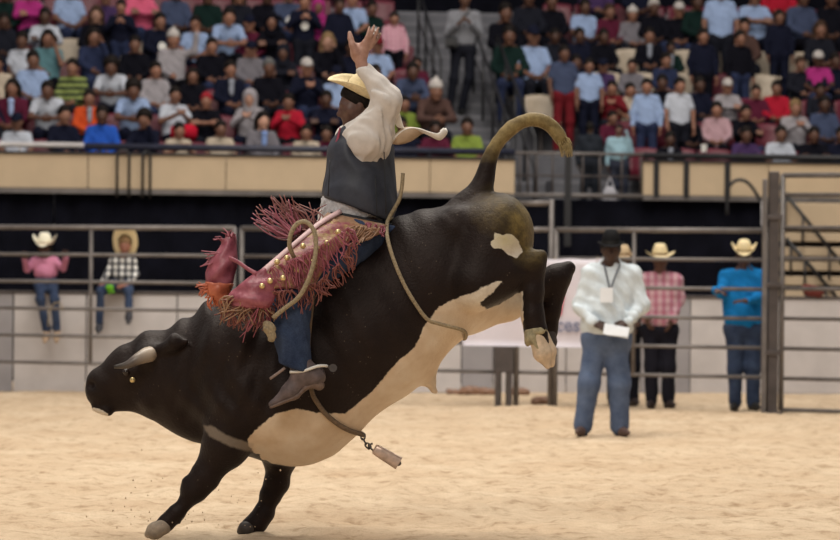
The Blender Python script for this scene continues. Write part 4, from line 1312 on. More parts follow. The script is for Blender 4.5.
# children sitting on top of the boards
CY = 34.75
J = J_px(CY, dict(pelvis=(46, 281, -.07), neck=(45, 256.5, -.05), head=(44.5, 247.5, -.08), shL=(34.5, 261, -.05), shR=(55, 261, -.05), elL=(27.5, 269, -.15), elR=(63, 268.5, -.15),
    wrL=(24.5, 259, -.30), wrR=(66, 257.5, -.30), hdL=('v', 0, -.6, .7), hdR=('v', 0, -.6, .7), pnL=('v', 0, -1, 0), pnR=('v', 0, -1, 0), thL=('v', 1, 0, 0), thR=('v', -1, 0, 0),
    hipL=(40, 283, -.06), hipR=(52, 283, -.06), knL=(40.5, 300, -.33), knR=(54.5, 300, -.33), anL=(46.5, 329, -.30), anR=(57, 329, -.30), toeL=('v', -.05, -.75, -.65), toeR=('v', .05, -.75, -.65),
    face=('v', 0, -1, -.08)))
person('person', 'small child in a pink shirt and white hat seated on the boards holding the rail', 'person', at(46, 292, CY), J,
    dict(skin=(.06, .03, .022), shirt=(.55, .22, .34), trou=None, b=.66, hs=.82, wr=.004, hem=.0, shoe=(.42, .30, .20), hair='long', h=.011, fr=.012,
         hat=dict(mat='felt', color=(.80, .76, .62), curl=.11, brim=.19, crown=.135, band=(.5, .4, .3))))
J = J_px(CY, dict(pelvis=(121, 283, -.03), neck=(123.5, 256, -.05), head=(125, 245.5, -.09), shL=(114, 261, -.05), shR=(132.5, 261, -.05), elL=(108, 272, -.10), elR=(136, 274, -.08),
    wrL=(102, 284, -.22), wrR=(128, 284, -.25), hdL=('v', -.3, -.6, -.6), hdR=('v', -.8, -.4, -.2), pnL=('v', .3, 0, -.8), pnR=('v', 0, .3, -.8), thL=('v', 1, 0, 0), thR=('v', 0, 0, 1),
    hipL=(115, 284, -.03), hipR=(127, 284, -.03), knL=(101, 291, -.32), knR=(128.5, 291, -.34), anL=(99.5, 322, -.30), anR=(129, 309, -.42), toeL=('v', .0, -.85, -.45), toeR=('v', .0, -.6, -.75),
    face=('v', .05, -1, -.30)))
person('person', 'child in black and white plaid and a big tan hat seated on the boards', 'person', at(118, 292, CY), J,
    dict(skin=(.30, .13, .09), shirt=(.6, .6, .6), smat='plaid_grey', trou=None, b=.66, hs=.84, wr=.004, hem=.0, shoe=(.03, .03, .04), hair='short', hairc=(.2, .12, .06), h=.011, fr=.012,
         hatf=V3(0, -.45, .9), hatup=V3(0, .9, .45), hat=dict(mat='straw', color=None, curl=.02, brim=.20, crown=.10, band=(.4, .25, .12), dip=.0)))
tag(link('glove', solid_mesh('glove', [ell((0, 0, 0), (.05, .03, .035), .01), cap((.02, 0, -.02), (.05, -.01, -.06), .014, .012, .01), cap((-.01, 0, -.02), (-.0, -.01, -.07), .014, .012, .01)], .008), M['cloth'], None, at(109.5, 287.5, CY - .32), (.14, .42, .03)),
    'small bright green glove in the lap of the child in plaid', 'glove')
# whip cord hanging in front of the pink child
q_ = fence_pt(62, 1.278)
Yc = q_[1] - .035
pts = curve_pts([at(63, 310, Yc), at(60, 303, Yc), at(54, 303.5, Yc), at(50, 310, Yc), at(48.5, 318, Yc), at(48, 327, Yc)], 5)
tag(MB().tube([p - pts[0] for p in pts], .006, 6).build('cord', M['rope'], None, pts[0], True), 'thin pale cord looped over the rail in front of the child in pink', 'cord')
# gateway: two adults on the walkway behind the railing
def gate_person(px, head_y, label, shirt, skin, Yt, trou, wrL, wrR, face, hairc=(.012, .01, .009), hs=1.0, **kw):
    s = s_at(px, 150, Yt); p = S3(s, Yt, Z0F); Y = p[1]
    x_, y_ = unroll(px, head_y)
    hz = CAMZ - y_ * Y / FPX - Z0F
    f_ = hz / 1.66
    g = lambda dx, z, dy=0: p + V3(dx * f_, dy * f_, z * f_)
    J = dict(head=g(0, 1.66, -.02), neck=g(0, 1.50), pelvis=g(0, .95), shL=g(-.185, 1.43), shR=g(.185, 1.43), elL=g(-.26, 1.16, .02), elR=g(.26, 1.16, .02), wrL=g(*wrL), wrR=g(*wrR),
             hdL=V3(.1, -.2, -1), hdR=V3(-.1, -.2, -1), pnL=V3(1, 0, 0), pnR=V3(-1, 0, 0), thL=V3(0, -1, 0), thR=V3(0, -1, 0), hipL=g(-.095, .93), hipR=g(.095, .93),
             knL=g(-.11, .5), knR=g(.11, .5), anL=g(-.12, .08), anR=g(.12, .08), toeL=V3(-.1, -1, 0), toeR=V3(.1, -1, 0), face=V3(face))
    o_ = dict(skin=skin, shirt=shirt, tmat='cloth', trou=trou, hair='short', hairc=hairc, h=.017, fr=.0115, b=f_ * 1.08, hs=f_, shoe=(.02, .02, .02)); o_.update(kw)
    return person('person', label, 'person', p, J, o_)
gate_person(590, 128, 'adult in a charcoal coat standing in the gateway of the balcony', (.018, .022, .030), (.05, .03, .02), .42, (.015, .018, .025), (-.25, .90, 0), (.25, .90, 0), (.3, 1, 0))
gate_person(619, 130, 'adult in a sky blue shirt standing in the balcony gateway, white bag at the knee', (.27, .42, .50), (.12, .06, .045), .42, (.03, .035, .055), (-.24, .92, -.05), (.14, 1.62, -.10), (-.3, -1, -.2))
p = S3(s_at(610, 175, .22), .22, Z0F)
tag(link('tote_bag', solid_mesh('tote_bag', [ell((0, 0, .14), (.10, .05, .15), .02), cap((-.05, 0, .27), (.0, 0, .42), .012, .01, .01), cap((.05, 0, .27), (.0, 0, .42), .012, .01, .01)], .01), M['cloth'], None, p, (.45, .45, .5)),
    'crumpled white bag standing at the feet of the adult in sky blue', 'bag')
# photographer on the steps
t = .55 + ROWD * 4 + .12; s = s_at(463, 90, t); p = S3(s, t, Z0F + ROWH * 4 - ROWH / 2)
g = lambda dx, z, dy=0: p + V3(dx, dy, z)
J = dict(head=g(.02, 1.64, -.03), neck=g(.01, 1.48), pelvis=g(0, .95), shL=g(-.175, 1.41), shR=g(.18, 1.41), elL=g(-.225, 1.15, -.04), elR=g(.235, 1.16, -.04), wrL=g(-.10, 1.25, -.20), wrR=g(.10, 1.28, -.20),
         hdL=V3(.6, -.4, .6), hdR=V3(-.6, -.4, .6), pnL=V3(.5, 0, -.5), pnR=V3(-.5, 0, -.5), thL=V3(0, 0, 1), thR=V3(0, 0, 1), hipL=g(-.095, .93), hipR=g(.095, .93),
         knL=g(-.13, .5, -.05), knR=g(.08, .52, -.05), anL=g(-.20, .09, -.02), anR=g(-.02, .09, .03), toeL=V3(-.3, -1, 0), toeR=V3(.1, -1, 0), face=V3(-.1, -1, -.25))
ph = person('person', 'photographer in a pale grey shirt and dark trousers standing high on the grey steps', 'person', p, J,
    dict(skin=(.12, .06, .04), shirt=(.21, .215, .24), tmat='cloth', trou=(.012, .013, .02), hair='short', h=.016, fr=.0115, b=.86, shoe=(.02, .02, .02), hem=.02))
mb = MB(); mb.box((-.09, -.06, -.09), (.09, .05, .06), bev=.02); mb.tube([(0, -.06, -.01), (0, -.12, -.01), (0, -.17, -.01)], [.045, .048, .05], 14)
e = tag(empty('camera_bag', p + V3(-.17, -.20, 1.02)), 'black camera bag hanging at the hip of the photographer', 'bag')
mb.build('body', M['black_paint'], e)
MB().tube(curve_pts([(0, .02, .06), (.10, .06, .28), (.26, .14, .46)], 4), .014, 6).build('strap', M['black_paint'], e)
# ------------------------------------------------------------------ the bull
BY = BULL_Y
PXM = FPX / BY                                   # pixels per metre at the bull
def B(px, py, dy=0.0): return V3(at(px, py, BY + dy))
def bc(a, b, ra, rb=None, dy=0.0, dy2=None, k=.06, s=1.0):
    return cap(B(a[0], a[1], dy), B(b[0], b[1], dy if dy2 is None else dy2), ra / PXM, (ra if rb is None else rb) / PXM, k, None if s == 1.0 else (1, s, 1))
def bull_mesh():
    L = []
    # trunk
    L += [bc((492, 235), (432, 276), 40, 64, k=.10, s=.92), bc((432, 276), (365, 328), 64, 76, k=.10, s=.90), bc((365, 328), (290, 384), 76, 79, k=.10, s=.88),
          bc((290, 384), (252, 360), 79, 62, k=.10, s=.88), bc((262, 330), (300, 300), 42, 40, k=.12, s=.8)]
    # rump, hip bones
    for q in (-1, 1):
        L += [bc((500, 229), (499, 262), 33, 31, dy=.13 * q, k=.10), bc((455, 226), (458, 222), 14, 12, dy=.20 * q, k=.12), bc((240, 352), (238, 395), 44, 38, dy=.14 * q, k=.10)]
    # neck and head
    L += [bc((252, 352), (214, 368), 60, 54, k=.12, s=.80), bc((214, 368), (180, 377), 54, 45, k=.10, s=.75), bc((180, 377), (156, 369), 44, 32, k=.08, s=.72),
          bc((155, 371), (132, 373), 31, 29, k=.05, s=.72), bc((132, 374), (106, 386), 27, 19.5, k=.05, s=.70), bc((104, 384), (101, 392), 17.5, 16, k=.03, s=.85),
          bc((152, 388), (112, 402), 26, 11, k=.05, s=.62), bc((160, 392), (200, 400), 26, 38, k=.08, s=.6), bc((200, 398), (240, 408), 38, 44, k=.08, s=.6),
          bc((150, 343), (168, 343), 10, 8, k=.06, s=1.4)]
    for q in (-1, 1):
        L += [bc((128, 372), (134, 371), 8, 9, dy=.095 * q, k=.05), bc((148, 356), (152, 354), 11, 10, dy=.12 * q, k=.05),
              bc((158, 390), (150, 398), 14, 12, dy=.07 * q, k=.05)]
        # ears: flat leaf behind the horn
        L += [bc((160, 350), (176, 343), 6.5, 8, dy=.15 * q, dy2=.21 * q, k=.02), bc((176, 343), (190, 341), 8, 3, dy=.21 * q, dy2=.24 * q, k=.02)]
        L.append(dict(ell(B(91, 385, .060 * q), (.022, .026, .016), .02), op='s'))
        L.append(dict(cap(B(93, 400, .085 * q), B(118, 403, .125 * q), .010, .006, .015), op='s'))
        L.append(bc((97, 407), (108, 411), 6, 6, dy=.025 * q, k=.02))
    # skin folds of the neck
    # near foreleg
    n = -.19
    L += [bc((250, 385), (228, 444), 34, 24, dy=-.20, dy2=n - .01, k=.05), bc((228, 444), (207, 474), 22, 14.5, dy=n, k=.04), bc((205, 478), (195, 490), 14.5, 13.5, dy=n, k=.03), bc((189, 484), (186, 489), 8, 6, dy=n, k=.02),
          bc((194, 491), (179, 511), 10.5, 8.2, dy=n, k=.025), bc((176, 513), (167, 522), 10.8, 10, dy=n, k=.02), bc((179, 521), (181, 524), 4, 3, dy=n, k=.01), bc((167, 522), (160, 528), 9, 9, dy=n, k=.02)]
    # far foreleg
    n = .20
    L += [bc((272, 415), (280, 452), 34, 20, dy=.14, dy2=n, k=.10), bc((280, 452), (277, 480), 17, 14, dy=n, k=.05), bc((276, 484), (271, 494), 14, 12.5, dy=n, k=.03), bc((271, 494), (265, 510), 10.5, 8.5, dy=n, k=.02),
          bc((264, 512), (256, 523), 10.5, 9.5, dy=n, k=.02), bc((256, 523), (250, 527), 9.5, 8.5, dy=n, k=.02)]
    # near hind leg
    n = -.22
    L += [bc((494, 238), (476, 280), 34, 27, dy=-.17, dy2=-.235, k=.05), bc((476, 282), (500, 273), 26, 22, dy=-.235, dy2=n, k=.04), bc((500, 273), (529, 265), 22, 14, dy=n, k=.06),
          bc((529, 262), (541, 256), 13, 7, dy=n, k=.03), bc((534, 266), (533, 292), 12, 10, dy=n, k=.03), bc((533, 292), (533, 316), 10, 9.5, dy=n, k=.03),
          bc((533, 316), (536, 331), 11, 11.5, dy=n, k=.03), bc((536, 331), (540, 342), 10.5, 10, dy=n, k=.02),
          bc((532, 330), (529, 337), 4, 3, dy=n - .03, k=.01), bc((544, 330), (546, 336), 4, 3, dy=n - .03, k=.01)]
    # far hind leg
    n = .22
    L += [bc((480, 262), (470, 300), 36, 30, dy=.12, dy2=.16, k=.10), bc((470, 303), (508, 301), 28, 18, dy=.16, dy2=n, k=.06), bc((508, 301), (556, 277), 16, 12, dy=n, k=.06),
          bc((556, 275), (568, 268), 11, 6.5, dy=n, k=.03), bc((559, 278), (551, 312), 11.5, 9, dy=n, k=.03), bc((551, 312), (549, 330), 9.5, 10, dy=n, k=.03), bc((549, 328), (550, 335), 9, 8, dy=n, k=.02)]
    # sheath
    L += [bc((422, 366), (430, 382), 12, 6, k=.06), bc((430, 380), (433, 390), 5.5, 3.6, k=.015), bc((433, 390), (436, 392), 3.4, 3, k=.01)]
    # tail root and tail
    T = curve_pts([B(462, 212), B(478, 196), B(485, 178), B(489, 160), B(498, 142), B(512, 127), B(530, 119), B(546, 122), B(557, 132), B(563, 143)], 2)
    R = np.interp(np.linspace(0, 1, len(T)), [0, .12, .25, .4, .6, .8, 1.0], [16, 10.5, 7.0, 5.6, 5.0, 4.8, 4.2]) / PXM
    L += [cap(T[i], T[i + 1], R[i], R[i + 1], .03) for i in range(len(T) - 1)]
    def muscle(P):
        x, y, z = P[:, 0], P[:, 1], P[:, 2]
        w = np.sin((x * 9 + z * 5) + np.sin(z * 6) * 1.2) * .004 + np.sin(x * 3.3 - z * 8 + 1.0) * .006 + np.sin(x * 21 + z * 17 + np.sin(x * 13) * 1.5) * .0016
        # loose folds of hide across the neck and shoulder
        nk = np.clip((-.55 - x) / .25, 0, 1) * np.clip((x + 1.45) / .15, 0, 1) * np.clip((z - .55) / .2, 0, 1)
        w = w + nk * (.010 * np.sin(x * 34 + z * 12 + np.sin(z * 9) * 2) + .004 * np.sin(x * 60 - z * 25))
        rb = np.clip((x + .75) / .2, 0, 1) * np.clip((.15 - x) / .2, 0, 1) * np.clip((z - .75) / .3, 0, 1)
        w = w + rb * .004 * np.sin((x * .9 + z * .45) * 44)
        return w.astype(f32)
    return solid(L, .0135, muscle)
def inside_sd(poly, X, Y):
    """signed distance (+ inside) to a polygon in picture units of the side view"""
    P = np.array(poly, float); n = len(P)
    d = np.full(len(X), 1e9); ins = np.zeros(len(X), bool)
    for i in range(n):
        a, b = P[i], P[(i + 1) % n]
        e = b - a; w0 = X - a[0]; w1 = Y - a[1]
        t = np.clip((w0 * e[0] + w1 * e[1]) / (e @ e), 0, 1)
        d = np.minimum(d, np.hypot(w0 - t * e[0], w1 - t * e[1]))
        c = ((a[1] > Y) != (b[1] > Y)) & (X < (b[0] - a[0]) * (Y - a[1]) / ((b[1] - a[1]) + 1e-12) + a[0])
        ins ^= c
    return np.where(ins, d, -d)
Vb, Fb = bull_mesh()
# side-view coordinates of every vertex (orthographic in the bull's own plane: the coat pattern is the same on both flanks)
c_, s_ = math.cos(ROLL), math.sin(ROLL)
xu = Vb[:, 0] * PXM; yu = (CAMZ - Vb[:, 2]) * PXM - 5.0
# undo the small perspective offset of depth
dyv = Vb[:, 1] - BY
PX = xu * c_ - yu * s_ + 420; PY = xu * s_ + yu * c_ + 270
# both flanks carry the same coat; correct for parallax so the border runs level round the belly
tan = inside_sd([(250, 437), (262, 423), (278, 411), (300, 405), (323, 410), (347, 411), (367, 395), (383, 378), (397, 361), (415, 345), (426, 322), (438, 307), (452, 299), (474, 291), (494, 281), (500, 281), (492, 292), (478, 302),
                 (486, 309), (500, 304), (523, 290), (527, 330), (480, 350), (450, 380), (440, 402), (380, 430), (330, 466), (296, 482), (292, 466), (272, 462), (258, 455)], PX, PY)
rumpw = inside_sd([(488, 243), (493, 240), (493, 233), (500, 236), (508, 234), (516, 240), (521, 252), (515, 258), (506, 255), (499, 248), (492, 249)], PX, PY)
fold = inside_sd([(206, 424), (216, 423), (234, 434), (256, 441), (255, 449), (236, 443), (214, 433)], PX, PY)
mouth = inside_sd([(94, 407), (101, 409), (109, 413), (109, 418), (98, 417), (92, 410)], PX, PY)
olive = np.clip(1.15 - np.hypot((PX - 528) / 26, (PY - 224) / 42), 0, 1) * 1.5
olive = np.maximum(olive, .55 * np.clip(1.2 - np.hypot((PX - 500) / 30, (PY - 210) / 26), 0, 1))
ttail = np.clip((164 - PY) / 26, 0, 1) * (PX > 470)
olive = np.maximum(olive, ttail * 1.0)
hind = (PX > 522) & (PY > 262)
white = np.clip((PX - 415) / 60, 0, 1) * np.clip((312 - PY) / 12, 0, 1)
me = mesh_np('bull', Vb - B(300, 400).astype(f32), Fb)
def vattr(me, name, arr):
    a = me.attributes.new(name, 'FLOAT', 'POINT'); a.data.foreach_set('value', np.asarray(arr, f32))
tanv = np.where(hind & (dyv < 0), -9, tan)
tanv = np.where((PY > 466) | ((PX < 262) & (PY > 452)), np.minimum(tanv, -3), tanv)
pale = np.maximum(rumpw, mouth)
vattr_fold = fold
vattr(me, 'tan_edge', tanv / 6.0); vattr(me, 'pale_edge', pale / 4.0); vattr(me, 'olive', olive); vattr(me, 'white', white)
vattr(me, 'tailness', ttail); vattr(me, 'fold', (fold + .5) / 4.0)
vattr(me, 'rump', np.clip(1 - np.hypot((PX - 503) / 22, (PY - 240) / 16), 0, 1))
def hide_material():
    m, nt, p = nodes_of('bull_hide')
    def at_(n):
        a = nt.nodes.new('ShaderNodeAttribute'); a.attribute_name = n; return a.outputs['Fac']
    def math_(op, a, b, clamp=False):
        n = nt.nodes.new('ShaderNodeMath'); n.operation = op; n.use_clamp = clamp
        for i, v in enumerate((a, b)):
            if isinstance(v, (int, float)): n.inputs[i].default_value = v
            else: nt.links.new(v, n.inputs[i])
        return n.outputs[0]
    n1 = noise(nt, 16, 4, 0.7); n2 = noise(nt, 5, 3, 0.6); n3 = noise(nt, 70, 3, 0.7)
    jit = math_('MULTIPLY', math_('SUBTRACT', n1, .5), 1.1)
    mask = lambda nm, k=5.0: math_('ADD', math_('MULTIPLY', math_('ADD', at_(nm), jit), k), .5, True)
    blk = ramp(nt, n2, [(0.3, (0.0075, 0.0042, 0.0038)), (0.7, (0.0145, 0.0088, 0.0080))])
    tanc = ramp(nt, n2, [(0.25, (0.58, 0.42, 0.27)), (0.5, (0.70, 0.56, 0.41)), (0.8, (0.80, 0.70, 0.57))])
    whc = ramp(nt, n1, [(0.3, (0.60, 0.52, 0.42)), (0.7, (0.78, 0.72, 0.62))])
    tanc = mixc(nt, at_('white'), tanc, whc)
    olc = ramp(nt, n1, [(0.3, (0.07, 0.05, 0.016)), (0.7, (0.22, 0.155, 0.05))])
    olm = math_('MULTIPLY', at_('olive'), math_('ADD', math_('MULTIPLY', n1, 1.1), .25), True)
    c = mixc(nt, olm, blk, olc)
    tl = ramp(nt, n1, [(0.3, (0.13, 0.09, 0.035)), (0.7, (0.33, 0.25, 0.11))])
    c = mixc(nt, math_('MULTIPLY', at_('tailness'), .9), c, tl)
    c = mixc(nt, mask('tan_edge'), c, tanc)
    ylw = mixc(nt, math_('MULTIPLY', at_('rump'), n1), whc, (0.50, 0.42, 0.13))
    c = mixc(nt, math_('MULTIPLY', mask('pale_edge'), .9), c, ylw)
    c = mixc(nt, math_('MULTIPLY', mask('fold', 1.6), .42), c, (0.42, 0.34, 0.26))
    # pale sand dust sticking in specks
    v = N(nt, 'ShaderNodeTexVoronoi'); v.inputs['Scale'].default_value = 34
    tc = nt.nodes.new('ShaderNodeTexCoord'); nt.links.new(tc.outputs['Object'], v.inputs['Vector'])
    sp = math_('LESS_THAN', v.outputs['Distance'], .10)
    sp = math_('MULTIPLY', sp, math_('GREATER_THAN', n2, .54))
    c = mixc(nt, math_('MULTIPLY', sp, .22), c, (0.45, 0.36, 0.26))
    nt.links.new(c, p.inputs['Base Color'])
    p.inputs['Roughness'].default_value = .50
    p.inputs['Specular IOR Level'].default_value = .20
    p.inputs['Specular Tint'].default_value = (1, .86, .80, 1)
    p.inputs['Sheen Weight'].default_value = .04
    p.inputs['Sheen Roughness'].default_value = .5
    bump(nt, p, math_('ADD', n1, math_('MULTIPLY', n3, .9)), .45, .010)
    return m
M['hide'] = hide_material()
BO = B(300, 400)
bull = link('bull', me, M['hide'], None, BO)
tag(bull, 'black bull with a tan and white belly bucking with its hind legs off the sand', 'bull')
def bl(px, py, dy=0.0): return B(px, py, dy) - BO
M['horn'] = simple('horn', (0.42, 0.33, 0.24), 0.35, 0, 14, 0.3, 0.1)
def horn_mat():
    m, nt, p = nodes_of('horn_tipped')
    a = nt.nodes.new('ShaderNodeAttribute'); a.attribute_name = 'tip'
    nt.links.new(ramp(nt, a.outputs['Fac'], [(0.0, (0.36, 0.28, 0.21)), (0.30, (0.46, 0.38, 0.30)), (0.62, (0.10, 0.08, 0.07)), (1, (0.03, 0.025, 0.02))]), p.inputs['Base Color'])
    p.inputs['Roughness'].default_value = .35
    bump(nt, p, noise(nt, 30, 3), .2, .003)
    return m
M['horn2'] = horn_mat()
for q in (-1, 1):
    pts = curve_pts([bl(151, 354, q * .13), bl(147, 355, q * .19), bl(138, 359, q * .235), bl(127, 365, q * .25), bl(114, 367, q * .245)], 5)
    rr = np.interp(np.linspace(0, 1, len(pts)), [0, .3, .6, 1], [8.2, 7.6, 5.2, 1.6]) / PXM
    m_ = MB().tube(pts, list(rr), 14).mesh('horn', True)
    vattr(m_, 'tip', np.repeat(np.linspace(0, 1, len(pts)), 14))
    link('horn', m_, M['horn2'], bull)
    m_ = MB(); m_.tube([bl(126, 372, q * .128), bl(126, 372, q * .140), bl(126, 372, q * .151), bl(126, 372, q * .156)], [.020, .022, .015, .004], 12)
    m_.build('eye', M['eye'], bull, smooth=True)
MB().tube([bl(132.5, 380, -.150), bl(132.5, 380, -.160)], [.016, .014], 10).build('yellow_spot', M['gold'], bull, smooth=True)  # small yellow disc on the near cheek, below the eye
# hooves: two toes each
M['hoof_dark'] = simple('dark_hoof', (0.05, 0.04, 0.035), 0.55, 0, 20, 0.3, 0.2)
M['hoof_pale'] = simple('pale_hoof', (0.62, 0.48, 0.34), 0.5, 0, 20, 0.25, 0.25)
M['hoof_dust'] = simple('sandy_hoof', (0.30, 0.24, 0.18), 0.8, 0, 20, 0.3, 0.2)
def hoof(a, b, dy, r, mat, w=.030, name='hoof', ox=0.0):
    a_, b_ = bl(a[0], a[1], dy), bl(b[0], b[1], dy)
    d = (b_ - a_); ln = np.linalg.norm(d); d = d / ln
    pr = []
    for q in (-1, 1):
        o_ = V3(q * ox, q * w, q * ox * .4)
        pr += [cap(a_ + o_ * .7, a_ + d * ln * .55 + o_, r / PXM, r * 1.02 / PXM, .012), cap(a_ + d * ln * .55 + o_, b_ + o_ * .7, r / PXM, r * .42 / PXM, .015)]
    link(name, solid_mesh(name, pr, .008, wrinkle(.002, 40, r)), M[mat], bull)
hoof((163, 527), (148, 534), -.19, 8.0, 'hoof_dust', .032)
hoof((252, 526), (240, 531), .20, 7.2, 'hoof_dark', .032)
hoof((539, 337), (549.5, 365), -.22, 8.4, 'hoof_pale', .030, ox=.016)
hoof((549, 334), (550, 350), .22, 7.0, 'hoof_dark', .026)
# pale mud on the near hind fetlock
pr = [ell(bl(537, 331, -.235), (.058, .060, .034), .03), ell(bl(528, 338, -.24), (.022, .045, .045), .03), cap(bl(532, 340, -.285), bl(541, 352, -.285), .016, .010, .03)]
link('mud_crust', solid_mesh('mud_crust', pr, .008, wrinkle(.005, 60, 1)), simple('dry_mud', (0.36, 0.31, 0.19), .9, 0, 30, .35, .5), bull)
# hair brush at the tail end, as strands
def strands(specs, r0, r1, n=5, ns=5):
    """specs: list of control-point lists"""
    m = MB()
    for P in specs:
        pts = curve_pts(P, n)
        m.tube(pts, list(np.linspace(r0, r1, len(pts))), ns, cap=True)
    return m
rs = random.Random(3)
sp_ = []
for i in range(130):
    a = (rs.uniform(-4, 4), rs.uniform(-.02, .02))
    st_ = rs.choice([(546, 121), (553, 127), (558, 134), (562, 140)])
    e_ = (rs.uniform(560, 573), rs.uniform(143, 158))
    sp_.append([bl(st_[0] + a[0] * .5, st_[1] + a[0] * .5, a[1]), bl((st_[0] + e_[0]) / 2 + 2, (st_[1] + e_[1]) / 2 - 2 + a[0] * .6, a[1] * 1.3), bl(e_[0], e_[1], a[1] * 2)])
tuft = strands(sp_, .0035, .0010, 4, 4).build('tail_hair', simple('golden_tail_hair', (0.36, 0.28, 0.13), .7, 0, 40, .35, .2), bull, smooth=True)
tuft['kind'] = 'stuff'

# ------------------------------------------------------------------ the rider
RY = 0.0
RP = B(362, 224, 0)
def r_(px, py, dy=0.0): return B(px, py, dy) - RP
fdir = V3(-1, -.18, -.22); hup = V3(.30, .0, .95)
F_, R_, U_ = frame(fdir, hup)
body = head_prims(r_(356.5, 106, -.03), fdir, hup, .97)
body += [cap(r_(360, 112, -.02), r_(361, 130, 0), .055, .06, .03), cap(r_(360, 148, 0), r_(360, 215, 0), .09, .10, .05)]
SHN, ELN, WRN = r_(371, 137, -.17), r_(387, 100, -.25), r_(362, 66, -.23)
SHF, ELF, WRF = r_(352, 140, .18), r_(340, 188, .25), r_(322, 232, .10)
body += [cap(r_(361, 132, 0), SHN, .055, .055, .05), cap(r_(361, 132, 0), SHF, .055, .055, .05)]
body += chain([SHN, ELN, WRN], [.052, .043, .029], .03) + chain([SHF, ELF, WRF], [.052, .043, .029], .03)
# raised hand: palm open to the camera, thumb side to the left
hd = V3(-.02, .05, 1.0)
def raised_hand():
    L = []
    g = lambda px, py, dy=0.0: r_(px, py, -.235 + dy)
    L += [cap(WRN, g(360.5, 60), .029, .031, .02), ell(g(360, 52.5), (.048, .021, .052), .02), cap(g(356, 55), g(353.5, 46), .026, .020, .02), cap(g(361, 54), g(366.5, 43), .026, .020, .02)]
    fing = [[(364, 43, -.016), (367.2, 36.5, -.022), (368.6, 32, -.020), (369.2, 28.2, -.012)],
            [(366.5, 42.5, -.006), (370.8, 35.5, -.010), (372.8, 30.5, -.008), (374.0, 26.4, -.002)],
            [(368.8, 44, .006), (374.0, 37.5, .006), (376.6, 32.5, .008), (378.2, 28.6, .012)],
            [(370, 47, .016), (375.2, 42.0, .018), (378.0, 38, .02), (380.2, 34.2, .022)]]
    for f_ in fing:
        P_ = [g(*p) for p in f_]
        L += chain(P_, [.0115, .0102, .0094, .0080], .005)
        L.append(cap(g(361, 51), P_[0], .020, .0125, .014))
    T_ = [g(356, 53, -.02), g(352.4, 45, -.026), g(350.6, 38.5, -.022), g(349.6, 33, -.014)]
    L += chain(T_, [.0215, .0180, .0155, .0120], .010)
    return L
body += raised_hand()
body += hand_prims(WRF, (-.6, -.45, -.65), (0, 0, -1), (-1, 0, 0), .85, .05)
HIPN, KNN, ANN = r_(366, 230, -.12), r_(294, 284, -.46), r_(299, 366, -.50)
HIPF, KNF, ANF = r_(366, 230, .12), r_(294, 286, .46), r_(285, 366, .50)
body += chain([HIPN, KNN, ANN], [.085, .058, .04], .04) + chain([HIPF, KNF, ANF], [.085, .058, .04], .04)
def rider_skin():
    m, nt, p = nodes_of('rider_skin')
    at2 = nt.nodes.new('ShaderNodeAttribute'); at2.attribute_name = 'palm'
    f = noise(nt, 30, 3)
    g1 = ramp(nt, f, [(.3, (.085, .040, .030)), (.7, (.125, .062, .046))]); g2 = ramp(nt, f, [(.3, (.34, .18, .135)), (.7, (.46, .27, .21))])
    nt.links.new(mixc(nt, at2.outputs['Fac'], g1, g2), p.inputs['Base Color'])
    p.inputs['Roughness'].default_value = .48
    bump(nt, p, f, .1, .003); return m
me_ = solid_mesh('person', body, .0078)
co = np.zeros(len(me_.vertices) * 3, f32); me_.vertices.foreach_get('co', co); co = co.reshape(-1, 3)
hc_ = r_(361, 45, -.235)
vattr(me_, 'palm', np.clip((.20 - np.linalg.norm(co - hc_.astype(f32), axis=1)) / .05, 0, 1) * np.clip((hc_[1] + .022 - co[:, 1]) / .02, .35, 1))
rider = link('person', me_, rider_skin(), None, RP, (.060, .028, .020))
tag(rider, 'bull rider with one arm raised, charcoal vest, pink fringed chaps and pale straw hat', 'person')
eye_meshes(rider, r_(357, 104, -.03), fdir, hup)
rel_ = lambda pr, nm, mat, h=.009, disp=None, color=None, par=None: link(nm, solid_mesh(nm, pr, h, disp), M[mat] if isinstance(mat, str) else mat, par or rider, color=color)
rel_(hair_prims(r_(357, 104, -.03), fdir, hup, 'short') + [plane(r_(362, 93, -.03), V3(.42, -.22, .86), .003)], 'hair', 'hair', .0085, None, (.012, .009, .008))
# nails
for (px, py, dy) in ((374.1, 25.8, -.002), (378.5, 28.0, .012), (349.4, 32.0, -.014), (369.3, 27.7, -.012), (380.6, 33.7, .022)):
    link('fingernail', solid_mesh('fingernail', [ell(r_(px, py, -.235 + dy - .004), (.0065, .005, .008), .003)], .004), M['skin'], rider, color=(.42, .30, .25))
# shirt
fine = wrinkle(.007, 30, 4); fine2 = wrinkle(.004, 62, 9)
wr_ = lambda P: fine(P) + fine2(P)
sh = [cap(r_(360, 150, -.05), r_(358, 205, -.04), .145, .150, .08), cap(r_(360, 150, .05), r_(358, 205, .04), .145, .150, .08),
      cap(r_(361, 133, 0), SHN, .075, .100, .06), cap(r_(361, 133, 0), SHF, .075, .085, .06), cap(r_(367, 138, -.15), r_(371, 134, -.18), .105, .10, .08)]
sh += [cap(SHN, ELN, .100, .070, .05), cap(ELN, r_(377, 86, -.245), .070, .058, .05), cap(r_(377, 86, -.245), r_(363.5, 69.5, -.233), .058, .040, .03)]
sh += chain([SHF, ELF, WRF], [.08, .062, .045], .04)
sh += [plane(r_(362.6, 67.5, -.23), V3(-.42, 0, .9), .004)]
sh += [cap(r_(360, 128, 0), r_(359, 121, -.01), .070, .064, .03)]
M['shirt_white'] = simple('white_shirt_cotton', (0.64, 0.60, 0.57), .85, 0, 16, .07, .25, .006, .2)
rel_(sh, 'shirt', 'shirt_white', .0085, wr_)
